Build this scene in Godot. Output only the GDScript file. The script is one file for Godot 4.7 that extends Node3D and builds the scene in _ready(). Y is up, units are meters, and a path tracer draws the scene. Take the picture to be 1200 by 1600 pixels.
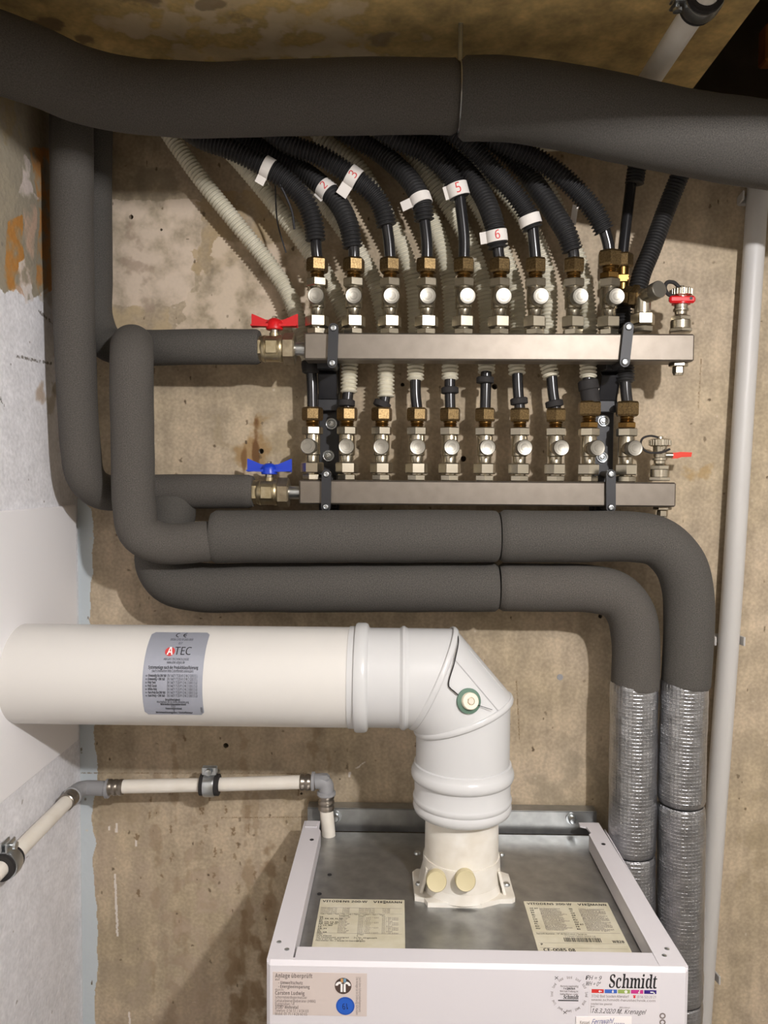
extends Node3D
# Cellar boiler corner: concrete wall, heating manifolds, insulated pipes, flue and wall boiler.
# Units are metres, the back wall lies in the plane z = 0, the floor at y = 0.

class Geo:
	var v := PackedVector3Array()
	var n := PackedVector3Array()
	var t := PackedVector2Array()
	var ix := PackedInt32Array()
	func vert(p: Vector3, nn: Vector3, uv := Vector2.ZERO) -> int:
		v.append(p); n.append(nn); t.append(uv)
		return v.size() - 1
	func tri(a: int, b: int, c: int) -> void:
		var g := (v[b] - v[a]).cross(v[c] - v[a])
		if g.dot(n[a] + n[b] + n[c]) > 0.0:
			ix.append(a); ix.append(c); ix.append(b)
		else:
			ix.append(a); ix.append(b); ix.append(c)
	func face(p: Array, nn: Vector3, uvs: Array = []) -> void:
		var s := v.size()
		for i in p.size():
			vert(p[i], nn, uvs[i] if uvs.size() > i else Vector2.ZERO)
		for i in range(1, p.size() - 1):
			tri(s, s + i, s + i + 1)
	func flat(p: Array, inside: Vector3) -> void:
		var nn: Vector3 = (p[1] - p[0]).cross(p[2] - p[0]).normalized()
		if nn.dot(p[0] - inside) < 0.0: nn = -nn
		face(p, nn)
	# rows of equal length, smooth normals pointing away from the row centres
	func grid(rows: Array, uvs: Array, centres: Array, closed := true) -> void:
		var R := rows.size()
		var S: int = rows[0].size()
		var s0 := v.size()
		for i in R:
			var a: PackedVector3Array = rows[maxi(i - 1, 0)]
			var b: PackedVector3Array = rows[mini(i + 1, R - 1)]
			var m: PackedVector3Array = rows[i]
			for j in S:
				var jp := j + 1
				var jm := j - 1
				if closed:
					if jp > S - 1: jp = 1
					if jm < 0: jm = S - 2
				else:
					jp = mini(jp, S - 1); jm = maxi(jm, 0)
				var nn := (b[j] - a[j]).cross(m[jp] - m[jm])
				if nn.length_squared() < 1e-18: nn = m[j] - centres[i]
				if nn.dot(m[j] - centres[i]) < 0.0: nn = -nn
				vert(m[j], nn.normalized(), uvs[i][j])
		for i in R - 1:
			for j in S - 1:
				var q := s0 + i * S + j
				tri(q, q + 1, q + S)
				tri(q + 1, q + S + 1, q + S)
	static func perp(d: Vector3) -> Vector3:
		var h := Vector3.UP if absf(d.y) < 0.9 else Vector3(0, 0, 1)
		return d.cross(h).normalized()
	# turned shape: prof holds (distance along axis, radius)
	func lathe(o: Vector3, axis: Vector3, prof: Array, sides := 24, cap := true) -> void:
		var d := axis.normalized()
		var a := perp(d)
		var b := d.cross(a)
		var slopes := []
		for i in prof.size() - 1:
			var q: Vector2 = prof[i + 1] - prof[i]
			slopes.append(Vector2(-q.y, q.x).normalized())   # normal (axial, radial)
		for i in prof.size() - 1:
			var n0: Vector2 = slopes[i]
			var n1: Vector2 = slopes[i]
			if i > 0 and slopes[i - 1].dot(slopes[i]) > 0.75: n0 = (slopes[i - 1] + slopes[i]).normalized()
			if i < prof.size() - 2 and slopes[i + 1].dot(slopes[i]) > 0.75: n1 = (slopes[i + 1] + slopes[i]).normalized()
			var s := v.size()
			for j in sides + 1:
				var w := TAU * j / sides
				var e := a * cos(w) + b * sin(w)
				vert(o + d * prof[i].x + e * prof[i].y, d * n0.x + e * n0.y, Vector2(float(j) / sides, prof[i].x))
				vert(o + d * prof[i + 1].x + e * prof[i + 1].y, d * n1.x + e * n1.y, Vector2(float(j) / sides, prof[i + 1].x))
			for j in sides:
				var q := s + j * 2
				tri(q, q + 1, q + 2); tri(q + 1, q + 3, q + 2)
		if cap:
			for k in [0, prof.size() - 1]:
				if prof[k].y < 1e-5: continue
				var ring := []
				var uvs := []
				for j in sides:
					var w := TAU * j / sides
					ring.append(o + d * prof[k].x + (a * cos(w) + b * sin(w)) * prof[k].y)
					uvs.append(Vector2(0.5 + 0.5 * cos(w), 0.5 + 0.5 * sin(w)))
				face(ring, -d if k == 0 else d, uvs)
	# hexagonal nut with chamfered crowns, r = corner radius
	func hexa(o: Vector3, axis: Vector3, h0: float, h1: float, r: float, phase := 0.0, ch := 0.0018, sides := 6) -> void:
		var d := axis.normalized()
		var a := perp(d).rotated(d, phase)
		var b := d.cross(a)
		var lv := [Vector2(h0, r * 0.9), Vector2(h0 + ch, r), Vector2(h1 - ch, r), Vector2(h1, r * 0.9)]
		var rings := []
		for l in lv:
			var ring := []
			for j in sides:
				var w := TAU * j / sides
				ring.append(o + d * l.x + (a * cos(w) + b * sin(w)) * l.y)
			rings.append(ring)
		var mid := o + d * (h0 + h1) * 0.5
		for i in 3:
			for j in sides:
				var k := (j + 1) % sides
				flat([rings[i][j], rings[i][k], rings[i + 1][k], rings[i + 1][j]], mid)
		face(rings[0], -d); face(rings[3], d)
	# box with chamfered edges
	func box(c: Vector3, s: Vector3, bas := Basis.IDENTITY, bev := 0.001) -> void:
		var h := s * 0.5
		bev = minf(bev, minf(h.x, minf(h.y, h.z)) * 0.9)
		var cor := func(sx: float, sy: float, sz: float, ax: int) -> Vector3:
			var q := Vector3(sx * h.x, sy * h.y, sz * h.z)
			if ax != 0: q.x -= sx * bev
			if ax != 1: q.y -= sy * bev
			if ax != 2: q.z -= sz * bev
			return c + bas * q
		for sg in [-1.0, 1.0]:
			face([cor.call(sg, -1, -1, 0), cor.call(sg, 1, -1, 0), cor.call(sg, 1, 1, 0), cor.call(sg, -1, 1, 0)], bas * Vector3(sg, 0, 0))
			face([cor.call(-1, sg, -1, 1), cor.call(1, sg, -1, 1), cor.call(1, sg, 1, 1), cor.call(-1, sg, 1, 1)], bas * Vector3(0, sg, 0))
			face([cor.call(-1, -1, sg, 2), cor.call(1, -1, sg, 2), cor.call(1, 1, sg, 2), cor.call(-1, 1, sg, 2)], bas * Vector3(0, 0, sg))
		for s1 in [-1.0, 1.0]:
			for s2 in [-1.0, 1.0]:
				flat([cor.call(s1, s2, -1, 0), cor.call(s1, s2, 1, 0), cor.call(s1, s2, 1, 1), cor.call(s1, s2, -1, 1)], c)
				flat([cor.call(s1, -1, s2, 0), cor.call(s1, 1, s2, 0), cor.call(s1, 1, s2, 2), cor.call(s1, -1, s2, 2)], c)
				flat([cor.call(-1, s1, s2, 1), cor.call(1, s1, s2, 1), cor.call(1, s1, s2, 2), cor.call(-1, s1, s2, 2)], c)
				for s3 in [-1.0, 1.0]:
					flat([cor.call(s1, s2, s3, 0), cor.call(s1, s2, s3, 1), cor.call(s1, s2, s3, 2)], c)
	# flat outline pushed out along nn from o; uu, vv span the outline
	func prism(poly: PackedVector2Array, o: Vector3, uu: Vector3, vv: Vector3, depth: float) -> void:
		var nn := uu.cross(vv).normalized()
		var tri_ix := Geometry2D.triangulate_polygon(poly)
		for k in 2:
			var s := v.size()
			for p in poly:
				vert(o + uu * p.x + vv * p.y + nn * (depth * k), nn if k == 1 else -nn, p)
			for i in range(0, tri_ix.size(), 3):
				tri(s + tri_ix[i], s + tri_ix[i + 1], s + tri_ix[i + 2])
		var m := poly.size()
		var cw := Geometry2D.is_polygon_clockwise(poly)
		for i in m:
			var p: Vector2 = poly[i]
			var q: Vector2 = poly[(i + 1) % m]
			var e := (q - p).normalized()
			var o2 := Vector2(e.y, -e.x)
			if cw: o2 = -o2
			face([o + uu * p.x + vv * p.y, o + uu * q.x + vv * q.y, o + uu * q.x + vv * q.y + nn * depth, o + uu * p.x + vv * p.y + nn * depth], uu * o2.x + vv * o2.y)
	static func smooth_path(pts: Array, step: float) -> Array:
		var dense := PackedVector3Array()
		var N := pts.size()
		for i in N - 1:
			var p0: Vector3 = pts[maxi(i - 1, 0)]
			var p1: Vector3 = pts[i]
			var p2: Vector3 = pts[i + 1]
			var p3: Vector3 = pts[mini(i + 2, N - 1)]
			if i == 0: p0 = p1 * 2.0 - p2
			if i == N - 2: p3 = p2 * 2.0 - p1
			# centripetal knots keep unequal spacing free of loops
			var t0 := 0.0
			var t1 := t0 + sqrt(maxf(p0.distance_to(p1), 1e-6))
			var t2 := t1 + sqrt(maxf(p1.distance_to(p2), 1e-6))
			var t3 := t2 + sqrt(maxf(p2.distance_to(p3), 1e-6))
			for k in 64:
				var tt := lerpf(t1, t2, k / 64.0)
				var A1 := p0 * ((t1 - tt) / (t1 - t0)) + p1 * ((tt - t0) / (t1 - t0))
				var A2 := p1 * ((t2 - tt) / (t2 - t1)) + p2 * ((tt - t1) / (t2 - t1))
				var A3 := p2 * ((t3 - tt) / (t3 - t2)) + p3 * ((tt - t2) / (t3 - t2))
				var B1 := A1 * ((t2 - tt) / (t2 - t0)) + A2 * ((tt - t0) / (t2 - t0))
				var B2 := A2 * ((t3 - tt) / (t3 - t1)) + A3 * ((tt - t1) / (t3 - t1))
				dense.append(B1 * ((t2 - tt) / (t2 - t1)) + B2 * ((tt - t1) / (t2 - t1)))
		dense.append(pts[N - 1])
		var out := [dense[0]]
		var left := step
		for i in dense.size() - 1:
			var a := dense[i]
			var b := dense[i + 1]
			var L := a.distance_to(b)
			var at := 0.0
			while L - at >= left:
				at += left
				out.append(a.lerp(b, at / L))
				left = step
			left -= L - at
		if out[-1].distance_to(dense[-1]) > step * 0.3: out.append(dense[-1])
		else: out[-1] = dense[-1]
		return out
	# tube along a smoothed path; rf(s, length, angle) gives the radius
	func tube(pts: Array, rf: Callable, sides := 20, step := 0.006, caps := 3) -> void:
		var p := smooth_path(pts, step)
		var N := p.size()
		var total := 0.0
		for i in N - 1: total += p[i].distance_to(p[i + 1])
		var tan0: Vector3 = (p[1] - p[0]).normalized()
		var a := perp(tan0)
		var rows := []
		var uvs := []
		var cen := []
		var s := 0.0
		var span := maxi(1, int(0.006 / step))
		for i in N:
			var tg: Vector3 = (p[mini(i + span, N - 1)] - p[maxi(i - span, 0)]).normalized()
			a = (a - tg * a.dot(tg)).normalized()
			var b := tg.cross(a)
			if i > 0: s += p[i].distance_to(p[i - 1])
			var row := PackedVector3Array()
			var ur := PackedVector2Array()
			for j in sides + 1:
				var w := TAU * (j % sides) / sides
				row.append(p[i] + (a * cos(w) + b * sin(w)) * float(rf.call(s, total, w)))
				ur.append(Vector2(float(j) / sides, s))
			rows.append(row); uvs.append(ur); cen.append(p[i])
		grid(rows, uvs, cen)
		for k in 2:
			if caps & (1 << k):
				var row: PackedVector3Array = rows[0] if k == 0 else rows[N - 1]
				var dd: Vector3 = (p[0] - p[1]).normalized() if k == 0 else (p[N - 1] - p[N - 2]).normalized()
				var ring := []
				for j in sides: ring.append(row[j])
				face(ring, dd)
	func mesh(shift := Vector3.ZERO) -> ArrayMesh:
		if shift != Vector3.ZERO:
			for i in v.size(): v[i] -= shift
		var ar := []
		ar.resize(Mesh.ARRAY_MAX)
		ar[Mesh.ARRAY_VERTEX] = v; ar[Mesh.ARRAY_NORMAL] = n; ar[Mesh.ARRAY_TEX_UV] = t; ar[Mesh.ARRAY_INDEX] = ix
		var m := ArrayMesh.new()
		m.add_surface_from_arrays(Mesh.PRIMITIVE_TRIANGLES, ar)
		return m

var M := {}
var taken := {}
var origin := {}

func numbered(called: String) -> String:
	if not taken.has(called):
		taken[called] = 0
		return called
	taken[called] += 1
	return "%s_%03d" % [called, taken[called]]

func tag(o: Node, label: String, category: String, group := "") -> void:
	o.set_meta("label", label); o.set_meta("category", category)
	if group != "": o.set_meta("group", group)

# a thing: a Node3D at its base whose children are its parts
func thing(called: String, label: String, category: String, at := Vector3.ZERO, group := "") -> Node3D:
	var o := Node3D.new()
	o.name = numbered(called)
	add_child(o)
	o.position = at
	origin[o] = at
	tag(o, label, category, group)
	return o

func part(called: String, g: Geo, m: Material, parent: Node3D) -> MeshInstance3D:
	var o := MeshInstance3D.new()
	o.name = called
	var sh: Vector3 = origin.get(parent, Vector3.ZERO)
	o.mesh = g.mesh(sh)
	o.material_override = m
	o.cast_shadow = GeometryInstance3D.SHADOW_CASTING_SETTING_ON
	parent.add_child(o, true)
	origin[o] = sh
	return o

func solo(called: String, g: Geo, m: Material, label: String, category: String, at := Vector3.ZERO, group := "") -> MeshInstance3D:
	var o := MeshInstance3D.new()
	o.name = numbered(called)
	o.mesh = g.mesh(at)
	o.material_override = m
	add_child(o)
	o.position = at
	origin[o] = at
	tag(o, label, category, group)
	return o

func struct(called: String, g: Geo, m: Material) -> MeshInstance3D:
	var o := MeshInstance3D.new()
	o.name = called
	o.mesh = g.mesh()
	o.material_override = m
	o.set_meta("kind", "structure")
	add_child(o)
	return o

func rgb(r: int, g: int, b: int) -> Color:
	return Color8(r, g, b)

func mat(c: Color, rough := 0.6, metal := 0.0) -> StandardMaterial3D:
	var m := StandardMaterial3D.new()
	m.albedo_color = c; m.roughness = rough; m.metallic = metal
	return m

func noise(seed_: int, freq: float, oct := 4) -> FastNoiseLite:
	var f := FastNoiseLite.new()
	f.seed = seed_; f.frequency = freq; f.fractal_octaves = oct
	f.noise_type = FastNoiseLite.TYPE_SIMPLEX_SMOOTH
	return f

# mottled colour texture between two or three tones
func speckle(seed_: int, freq: float, cols: Array, size := 256, oct := 4) -> ImageTexture:
	var src := noise(seed_, freq, oct).get_seamless_image(size, size).get_data()
	var out := PackedByteArray()
	out.resize(size * size * 3)
	for i in size * size:
		var k := src[i] / 255.0 * (cols.size() - 1)
		var a := mini(int(k), cols.size() - 2)
		var c: Color = cols[a].lerp(cols[a + 1], k - a)
		out[i * 3] = c.r8; out[i * 3 + 1] = c.g8; out[i * 3 + 2] = c.b8
	var im := Image.create_from_data(size, size, false, Image.FORMAT_RGB8, out)
	im.generate_mipmaps()
	return ImageTexture.create_from_image(im)

func bump(seed_: int, freq: float, strength: float, size := 256, oct := 4) -> ImageTexture:
	var im := noise(seed_, freq, oct).get_seamless_image(size, size)
	im.convert(Image.FORMAT_RGBA8)
	im.bump_map_to_normal_map(strength)
	im.generate_mipmaps()
	return ImageTexture.create_from_image(im)

func tri_mat(tex: Texture2D, scale: float, rough: float, metal := 0.0, nrm: Texture2D = null, ns := 0.5) -> StandardMaterial3D:
	var m := mat(Color.WHITE, rough, metal)
	m.albedo_texture = tex
	m.uv1_triplanar = true
	m.uv1_world_triplanar = true
	m.uv1_scale = Vector3.ONE * scale
	if nrm:
		m.normal_enabled = true; m.normal_texture = nrm; m.normal_scale = ns
	return m

# flat or bent lettering: mp maps metres on the label (x right, y down) to [point, normal]
func letter(g: Geo, s: String, x: float, y: float, h: float, mp: Callable, bold := false, fit := 0.0, align := 0, face_name := "Droid Sans", spin := 0.0, slant := 0.0) -> void:
	var f := SystemFont.new()
	f.font_names = PackedStringArray([face_name])
	if bold: f.font_weight = 700
	var tm := TextMesh.new()
	tm.font = f; tm.font_size = 32; tm.text = s; tm.depth = 0.0; tm.curve_step = 4.0
	tm.horizontal_alignment = HORIZONTAL_ALIGNMENT_LEFT
	tm.vertical_alignment = VERTICAL_ALIGNMENT_TOP
	var px := h / 23.0
	tm.pixel_size = 0.01
	var ar := tm.get_mesh_arrays()
	if ar.is_empty() or ar[0] == null or ar[0].size() == 0: return
	var vs: PackedVector3Array = ar[0]
	var ii = ar[Mesh.ARRAY_INDEX]
	var lo := vs[0]
	var hi := vs[0]
	for p in vs:
		lo = lo.min(p); hi = hi.max(p)
	var sx := px / 0.01
	if fit > 0.0: sx = fit / maxf(hi.x - lo.x, 1e-5)
	var asc := f.get_ascent(32) * 0.01
	var wd := (hi.x - lo.x) * sx
	var off := 0.0
	if align == 1: off = -wd * 0.5
	if align == 2: off = -wd
	var base := g.v.size()
	for p in vs:
		var q := Vector2((p.x - lo.x) * sx + off, -(p.y + asc) * px / 0.01)
		q.x -= q.y * slant
		q = q.rotated(spin)
		var r: Array = mp.call(Vector2(x + q.x, y + q.y))
		g.vert(r[0], r[1])
	if ii == null or ii.size() == 0:
		for i in range(0, vs.size(), 3): g.tri(base + i, base + i + 1, base + i + 2)
	else:
		for i in range(0, ii.size(), 3): g.tri(base + ii[i], base + ii[i + 1], base + ii[i + 2])

func flat_map(o: Vector3, uu: Vector3, dn: Vector3, lift: float) -> Callable:
	var nn := dn.cross(uu).normalized()
	return func(p: Vector2) -> Array: return [o + uu * p.x + dn * p.y + nn * lift, nn]

# filled rectangle on a label
func bar(g: Geo, x0: float, y0: float, x1: float, y1: float, mp: Callable) -> void:
	var s := g.v.size()
	var k := maxi(1, int(absf(y1 - y0) / 0.006))
	for i in k + 1:
		for xx in [x0, x1]:
			var r: Array = mp.call(Vector2(xx, lerpf(y0, y1, float(i) / k)))
			g.vert(r[0], r[1])
	for i in k:
		g.tri(s + i * 2, s + i * 2 + 1, s + i * 2 + 2); g.tri(s + i * 2 + 1, s + i * 2 + 3, s + i * 2 + 2)

func disc(g: Geo, x: float, y: float, r0: float, r1: float, mp: Callable, a0 := 0.0, a1 := TAU, k := 28) -> void:
	var s := g.v.size()
	for i in k + 1:
		var w := lerpf(a0, a1, float(i) / k)
		for rr in [r0, r1]:
			var q: Array = mp.call(Vector2(x + cos(w) * rr, y + sin(w) * rr))
			g.vert(q[0], q[1])
	for i in k:
		g.tri(s + i * 2, s + i * 2 + 1, s + i * 2 + 2); g.tri(s + i * 2 + 1, s + i * 2 + 3, s + i * 2 + 2)

# pen stroke through points on a label
func stroke(g: Geo, pts: Array, w: float, mp: Callable) -> void:
	for i in pts.size() - 1:
		var a: Vector2 = pts[i]
		var b: Vector2 = pts[i + 1]
		var d := (b - a).normalized()
		var q := Vector2(-d.y, d.x) * w * 0.5
		a -= d * w * 0.3; b += d * w * 0.3
		var s := g.v.size()
		for c in [a - q, a + q, b - q, b + q]:
			var r: Array = mp.call(c)
			g.vert(r[0], r[1])
		g.tri(s, s + 1, s + 2); g.tri(s + 1, s + 3, s + 2)

const WX0 := -0.5
const WX1 := 0.76
const WY0 := 0.6
const WY1 := 2.17
const LZ := 0.6
const CEIL := 2.17

func blotch(out: PackedByteArray, w: int, h: int, nz: PackedByteArray, c: Vector2, half: Vector2, col: Color, k: float, edge := 0.6) -> void:
	# c, half in pixels; the outline follows the noise so that it reads as a stain of its own
	for y in range(maxi(0, int(c.y - half.y * 1.5)), mini(h, int(c.y + half.y * 1.5))):
		for x in range(maxi(0, int(c.x - half.x * 1.5)), mini(w, int(c.x + half.x * 1.5))):
			var i := y * w + x
			var d := Vector2((x - c.x) / half.x, (y - c.y) / half.y).length() + (nz[i] / 255.0 - 0.5) * edge * 3.0
			var m := clampf((1.0 - d) * 2.2, 0.0, 1.0) * k
			if m <= 0.0: continue
			out[i * 3] = int(lerpf(out[i * 3], col.r8, m))
			out[i * 3 + 1] = int(lerpf(out[i * 3 + 1], col.g8, m))
			out[i * 3 + 2] = int(lerpf(out[i * 3 + 2], col.b8, m))

func patch(out: PackedByteArray, w: int, h: int, nz: PackedByteArray, poly: PackedVector2Array, col: Color, k: float, wob: float, mottled := 0.0) -> void:
	# polygon in pixels, its edge pushed about by noise, optionally broken up like thin plaster
	var lo := poly[0]
	var hi := poly[0]
	for p in poly:
		lo = lo.min(p); hi = hi.max(p)
	for y in range(maxi(0, int(lo.y - wob)), mini(h, int(hi.y + wob))):
		for x in range(maxi(0, int(lo.x - wob)), mini(w, int(hi.x + wob))):
			var i := y * w + x
			var q := Vector2(x + (nz[i] / 255.0 - 0.5) * wob * 2.0, y + (nz[(i * 7 + 9001) % nz.size()] / 255.0 - 0.5) * 1.5 + (nz[i] / 255.0 - 0.5) * wob)
			if not Geometry2D.is_point_in_polygon(q, poly): continue
			var m := k
			if mottled > 0.0: m *= clampf(0.72 + (nz[i] / 255.0 - 0.5) * mottled, 0.0, 1.0)
			out[i * 3] = int(lerpf(out[i * 3], col.r8, m))
			out[i * 3 + 1] = int(lerpf(out[i * 3 + 1], col.g8, m))
			out[i * 3 + 2] = int(lerpf(out[i * 3 + 2], col.b8, m))

func wpx(p: Vector2) -> Vector2:
	return Vector2((p.x - WX0) / 0.0011, (WY1 - p.y) / 0.0011)

func polypx(a: Array) -> PackedVector2Array:
	var o := PackedVector2Array()
	for p in a: o.append(wpx(p))
	return o

func concrete_wall_texture() -> Array:
	var w := int((WX1 - WX0) / 0.0011)
	var h := int((WY1 - WY0) / 0.0011)
	var big := noise(11, 0.0045, 4).get_image(w, h).get_data()
	var mid := noise(12, 0.022, 5).get_image(w, h).get_data()
	var fine := noise(13, 0.16, 3).get_image(w, h).get_data()
	var si := noise(14, 0.035, 4).get_image(w, h / 9)
	si.resize(w, h, Image.INTERPOLATE_CUBIC)
	var streak := si.get_data()
	var out := PackedByteArray()
	out.resize(w * h * 3)
	for i in w * h:
		var b := big[i] / 255.0
		var m := mid[i] / 255.0
		var f := (fine[i] / 255.0 - 0.5) * 0.16
		var k := 0.90 + (m - 0.5) * 0.15 + (streak[i] / 255.0 - 0.5) * 0.13 + f
		out[i * 3] = clampi(int(k * lerpf(182, 206, b)), 0, 255)
		out[i * 3 + 1] = clampi(int(k * lerpf(165, 187, b)), 0, 255)
		out[i * 3 + 2] = clampi(int(k * lerpf(136, 162, b)), 0, 255)
	# brown vertical runs low on the left
	var rng := RandomNumberGenerator.new()
	rng.seed = 5
	for k in 26:
		var c := wpx(Vector2(-0.4640, 1.1592)) + Vector2(rng.randf() * 330, rng.randf() * 380)
		blotch(out, w, h, mid, c, Vector2(rng.randf_range(3, 8), rng.randf_range(20, 80)), rgb(132, 108, 78), rng.randf_range(0.12, 0.32), 1.2)
	for k in 14:
		var c := wpx(Vector2(-0.4744, 1.1384)) + Vector2(rng.randf() * 260, rng.randf() * 400)
		blotch(out, w, h, mid, c, Vector2(rng.randf_range(30, 70), rng.randf_range(30, 80)), rgb(190, 170, 150), rng.randf_range(0.1, 0.22), 1.3)
	# ochre and grey clouds over the rest
	for k in 40:
		var c := Vector2(rng.randf() * w, rng.randf() * h)
		blotch(out, w, h, mid, c, Vector2(rng.randf_range(20, 70), rng.randf_range(20, 70)), [rgb(152, 134, 98), rgb(144, 134, 114), rgb(186, 170, 146)][k % 3], rng.randf_range(0.08, 0.2), 1.3)
	# pale plaster skim beside the insulated riser, with ochre between
	patch(out, w, h, mid, polypx([Vector2(-0.4660, 2.0242), Vector2(-0.3063, 2.0243), Vector2(-0.3065, 1.9587), Vector2(-0.3156, 1.9101), Vector2(-0.3226, 1.8712), Vector2(-0.3564, 1.8633), Vector2(-0.3781, 1.8710), Vector2(-0.3961, 1.8593), Vector2(-0.4675, 1.8708)]), rgb(222, 204, 184), 0.85, 7.0, 1.6)
	patch(out, w, h, mid, polypx([Vector2(-0.3062, 2.0359), Vector2(-0.1512, 2.0360), Vector2(-0.1510, 1.9396), Vector2(-0.2198, 1.9540), Vector2(-0.2790, 1.9199), Vector2(-0.3126, 1.9102)]), rgb(176, 152, 112), 0.6, 14.0, 2.0)
	patch(out, w, h, mid, polypx([Vector2(-0.2740, 1.9635), Vector2(-0.1412, 1.9589), Vector2(-0.1409, 1.8279), Vector2(-0.3466, 1.8272), Vector2(-0.3187, 1.8712), Vector2(-0.3126, 1.9004)]), rgb(220, 202, 180), 0.8, 16.0, 2.2)
	patch(out, w, h, mid, polypx([Vector2(-0.4457, 1.8611), Vector2(-0.3564, 1.8633), Vector2(-0.3486, 1.8223), Vector2(-0.4460, 1.8219)]), rgb(186, 164, 126), 0.6, 8.0, 2.0)
	blotch(out, w, h, mid, wpx(Vector2(-0.3770, 2.0503)), Vector2(40, 26), rgb(128, 118, 100), 0.35, 0.9)
	blotch(out, w, h, mid, wpx(Vector2(-0.4026, 1.9197)), Vector2(16, 50), rgb(168, 146, 128), 0.5, 1.0)
	# rust run above the blue valve
	blotch(out, w, h, mid, wpx(Vector2(-0.2239, 1.6339)), Vector2(22, 48), rgb(146, 108, 58), 0.5, 0.7)
	blotch(out, w, h, mid, wpx(Vector2(-0.2209, 1.6408)), Vector2(5, 44), rgb(92, 58, 26), 0.75, 0.5)
	blotch(out, w, h, mid, wpx(Vector2(-0.2388, 1.6239)), Vector2(4, 24), rgb(104, 68, 32), 0.6, 0.5)
	blotch(out, w, h, mid, wpx(Vector2(0.4657, 1.6109)), Vector2(18, 16), rgb(162, 126, 66), 0.4, 0.9)
	for k in 30:
		var c := wpx(Vector2(-0.2915, 1.0067)) + Vector2(rng.randfn(0.0, 60.0), rng.randfn(0.0, 70.0))
		blotch(out, w, h, fine, c, Vector2(rng.randf_range(1.5, 4), rng.randf_range(2, 8)), rgb(98, 74, 46), rng.randf_range(0.25, 0.6), 0.8)
	for k in 16:  # brown streaks, also painted to deepen the shadow beside the boiler
		var c := wpx(Vector2(-0.1946, 0.9147)) + Vector2(rng.randfn(0.0, 40.0), rng.randf_range(-40, 240))
		blotch(out, w, h, mid, c, Vector2(rng.randf_range(4, 14), rng.randf_range(40, 110)), rgb(120, 96, 66), rng.randf_range(0.2, 0.45), 1.0)
	# white paint from the side wall carried round the corner
	var edge := PackedVector2Array()
	edge.append(wpx(Vector2(-0.5307, 1.5741))); edge.append(wpx(Vector2(-0.4925, 1.5644)))
	for k in 28:
		edge.append(wpx(Vector2(-0.4775 + (rng.randf() - 0.5) * 0.006 + (0.002 if k % 9 < 4 else -0.002), lerpf(1.5495, 0.6, k / 27.0))))
	edge.append(wpx(Vector2(-0.52, 0.6)))
	patch(out, w, h, mid, edge, rgb(196, 205, 210), 0.96, 3.0, 0.0)
	# white paint drips
	for d in [[Vector2(-0.4462, 0.9679), Vector2(-0.4430, 0.8664)], [Vector2(-0.4425, 1.0511), Vector2(-0.4436, 1.0355)], [Vector2(-0.4548, 1.0457), Vector2(-0.4549, 1.0384)], [Vector2(-0.4120, 1.0235), Vector2(-0.4121, 1.0131)], [Vector2(-0.4254, 0.7423), Vector2(-0.4235, 0.7106)], [Vector2(-0.0493, 1.1545), Vector2(-0.0623, 1.1441)], [Vector2(-0.0724, 1.1388), Vector2(-0.0733, 1.1296)]]:
		var a := wpx(d[0])
		var b := wpx(d[1])
		var wd := 1.6
		patch(out, w, h, fine, PackedVector2Array([a + Vector2(-wd, 0), a + Vector2(wd, 0), b + Vector2(wd, 0), b + Vector2(-wd, 0)]), rgb(226, 220, 214), 0.85, 1.0)
	# formwork seams and scratches
	for l in [[Vector2(-0.4990, 1.1309), Vector2(-0.1391, 1.1348)], [Vector2(-0.2760, 1.0618), Vector2(-0.1389, 1.0649)], [Vector2(0.1869, 1.2896), Vector2(0.1933, 1.1934)], [Vector2(0.4613, 1.7865), Vector2(0.4584, 1.7087)]]:
		var a := wpx(l[0])
		var b := wpx(l[1])
		var sw := Vector2(0, 0.8) if absf(a.x - b.x) > absf(a.y - b.y) else Vector2(0.8, 0)
		patch(out, w, h, fine, PackedVector2Array([a - sw, a + sw, b + sw, b - sw]), rgb(104, 84, 58), 0.6, 0.8, 3.0)
	# pits and small scratches
	for k in 620:
		var c := Vector2(rng.randf() * w, rng.randf() * h)
		blotch(out, w, h, fine, c, Vector2(rng.randf_range(0.7, 2.2), rng.randf_range(0.8, 4.0)), rgb(78, 64, 46), rng.randf_range(0.3, 0.85), 0.7)
	for k in 160:
		var c := Vector2(rng.randf() * w, rng.randf() * h)
		blotch(out, w, h, fine, c, Vector2(rng.randf_range(1, 2.5), rng.randf_range(1, 2.5)), rgb(214, 200, 180), rng.randf_range(0.3, 0.6), 0.7)
	var im := Image.create_from_data(w, h, false, Image.FORMAT_RGB8, out)
	im.generate_mipmaps()
	var nb := noise(15, 0.07, 5).get_image(w, h)
	nb.convert(Image.FORMAT_RGBA8)
	nb.bump_map_to_normal_map(0.5)
	return [ImageTexture.create_from_image(im), ImageTexture.create_from_image(nb)]

func lpx(p: Vector2) -> Vector2:
	return Vector2(p.x / 0.0012, (WY1 - p.y) / 0.0012)

func lpoly(a: Array) -> PackedVector2Array:
	var o := PackedVector2Array()
	for p in a: o.append(lpx(p))
	return o

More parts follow.
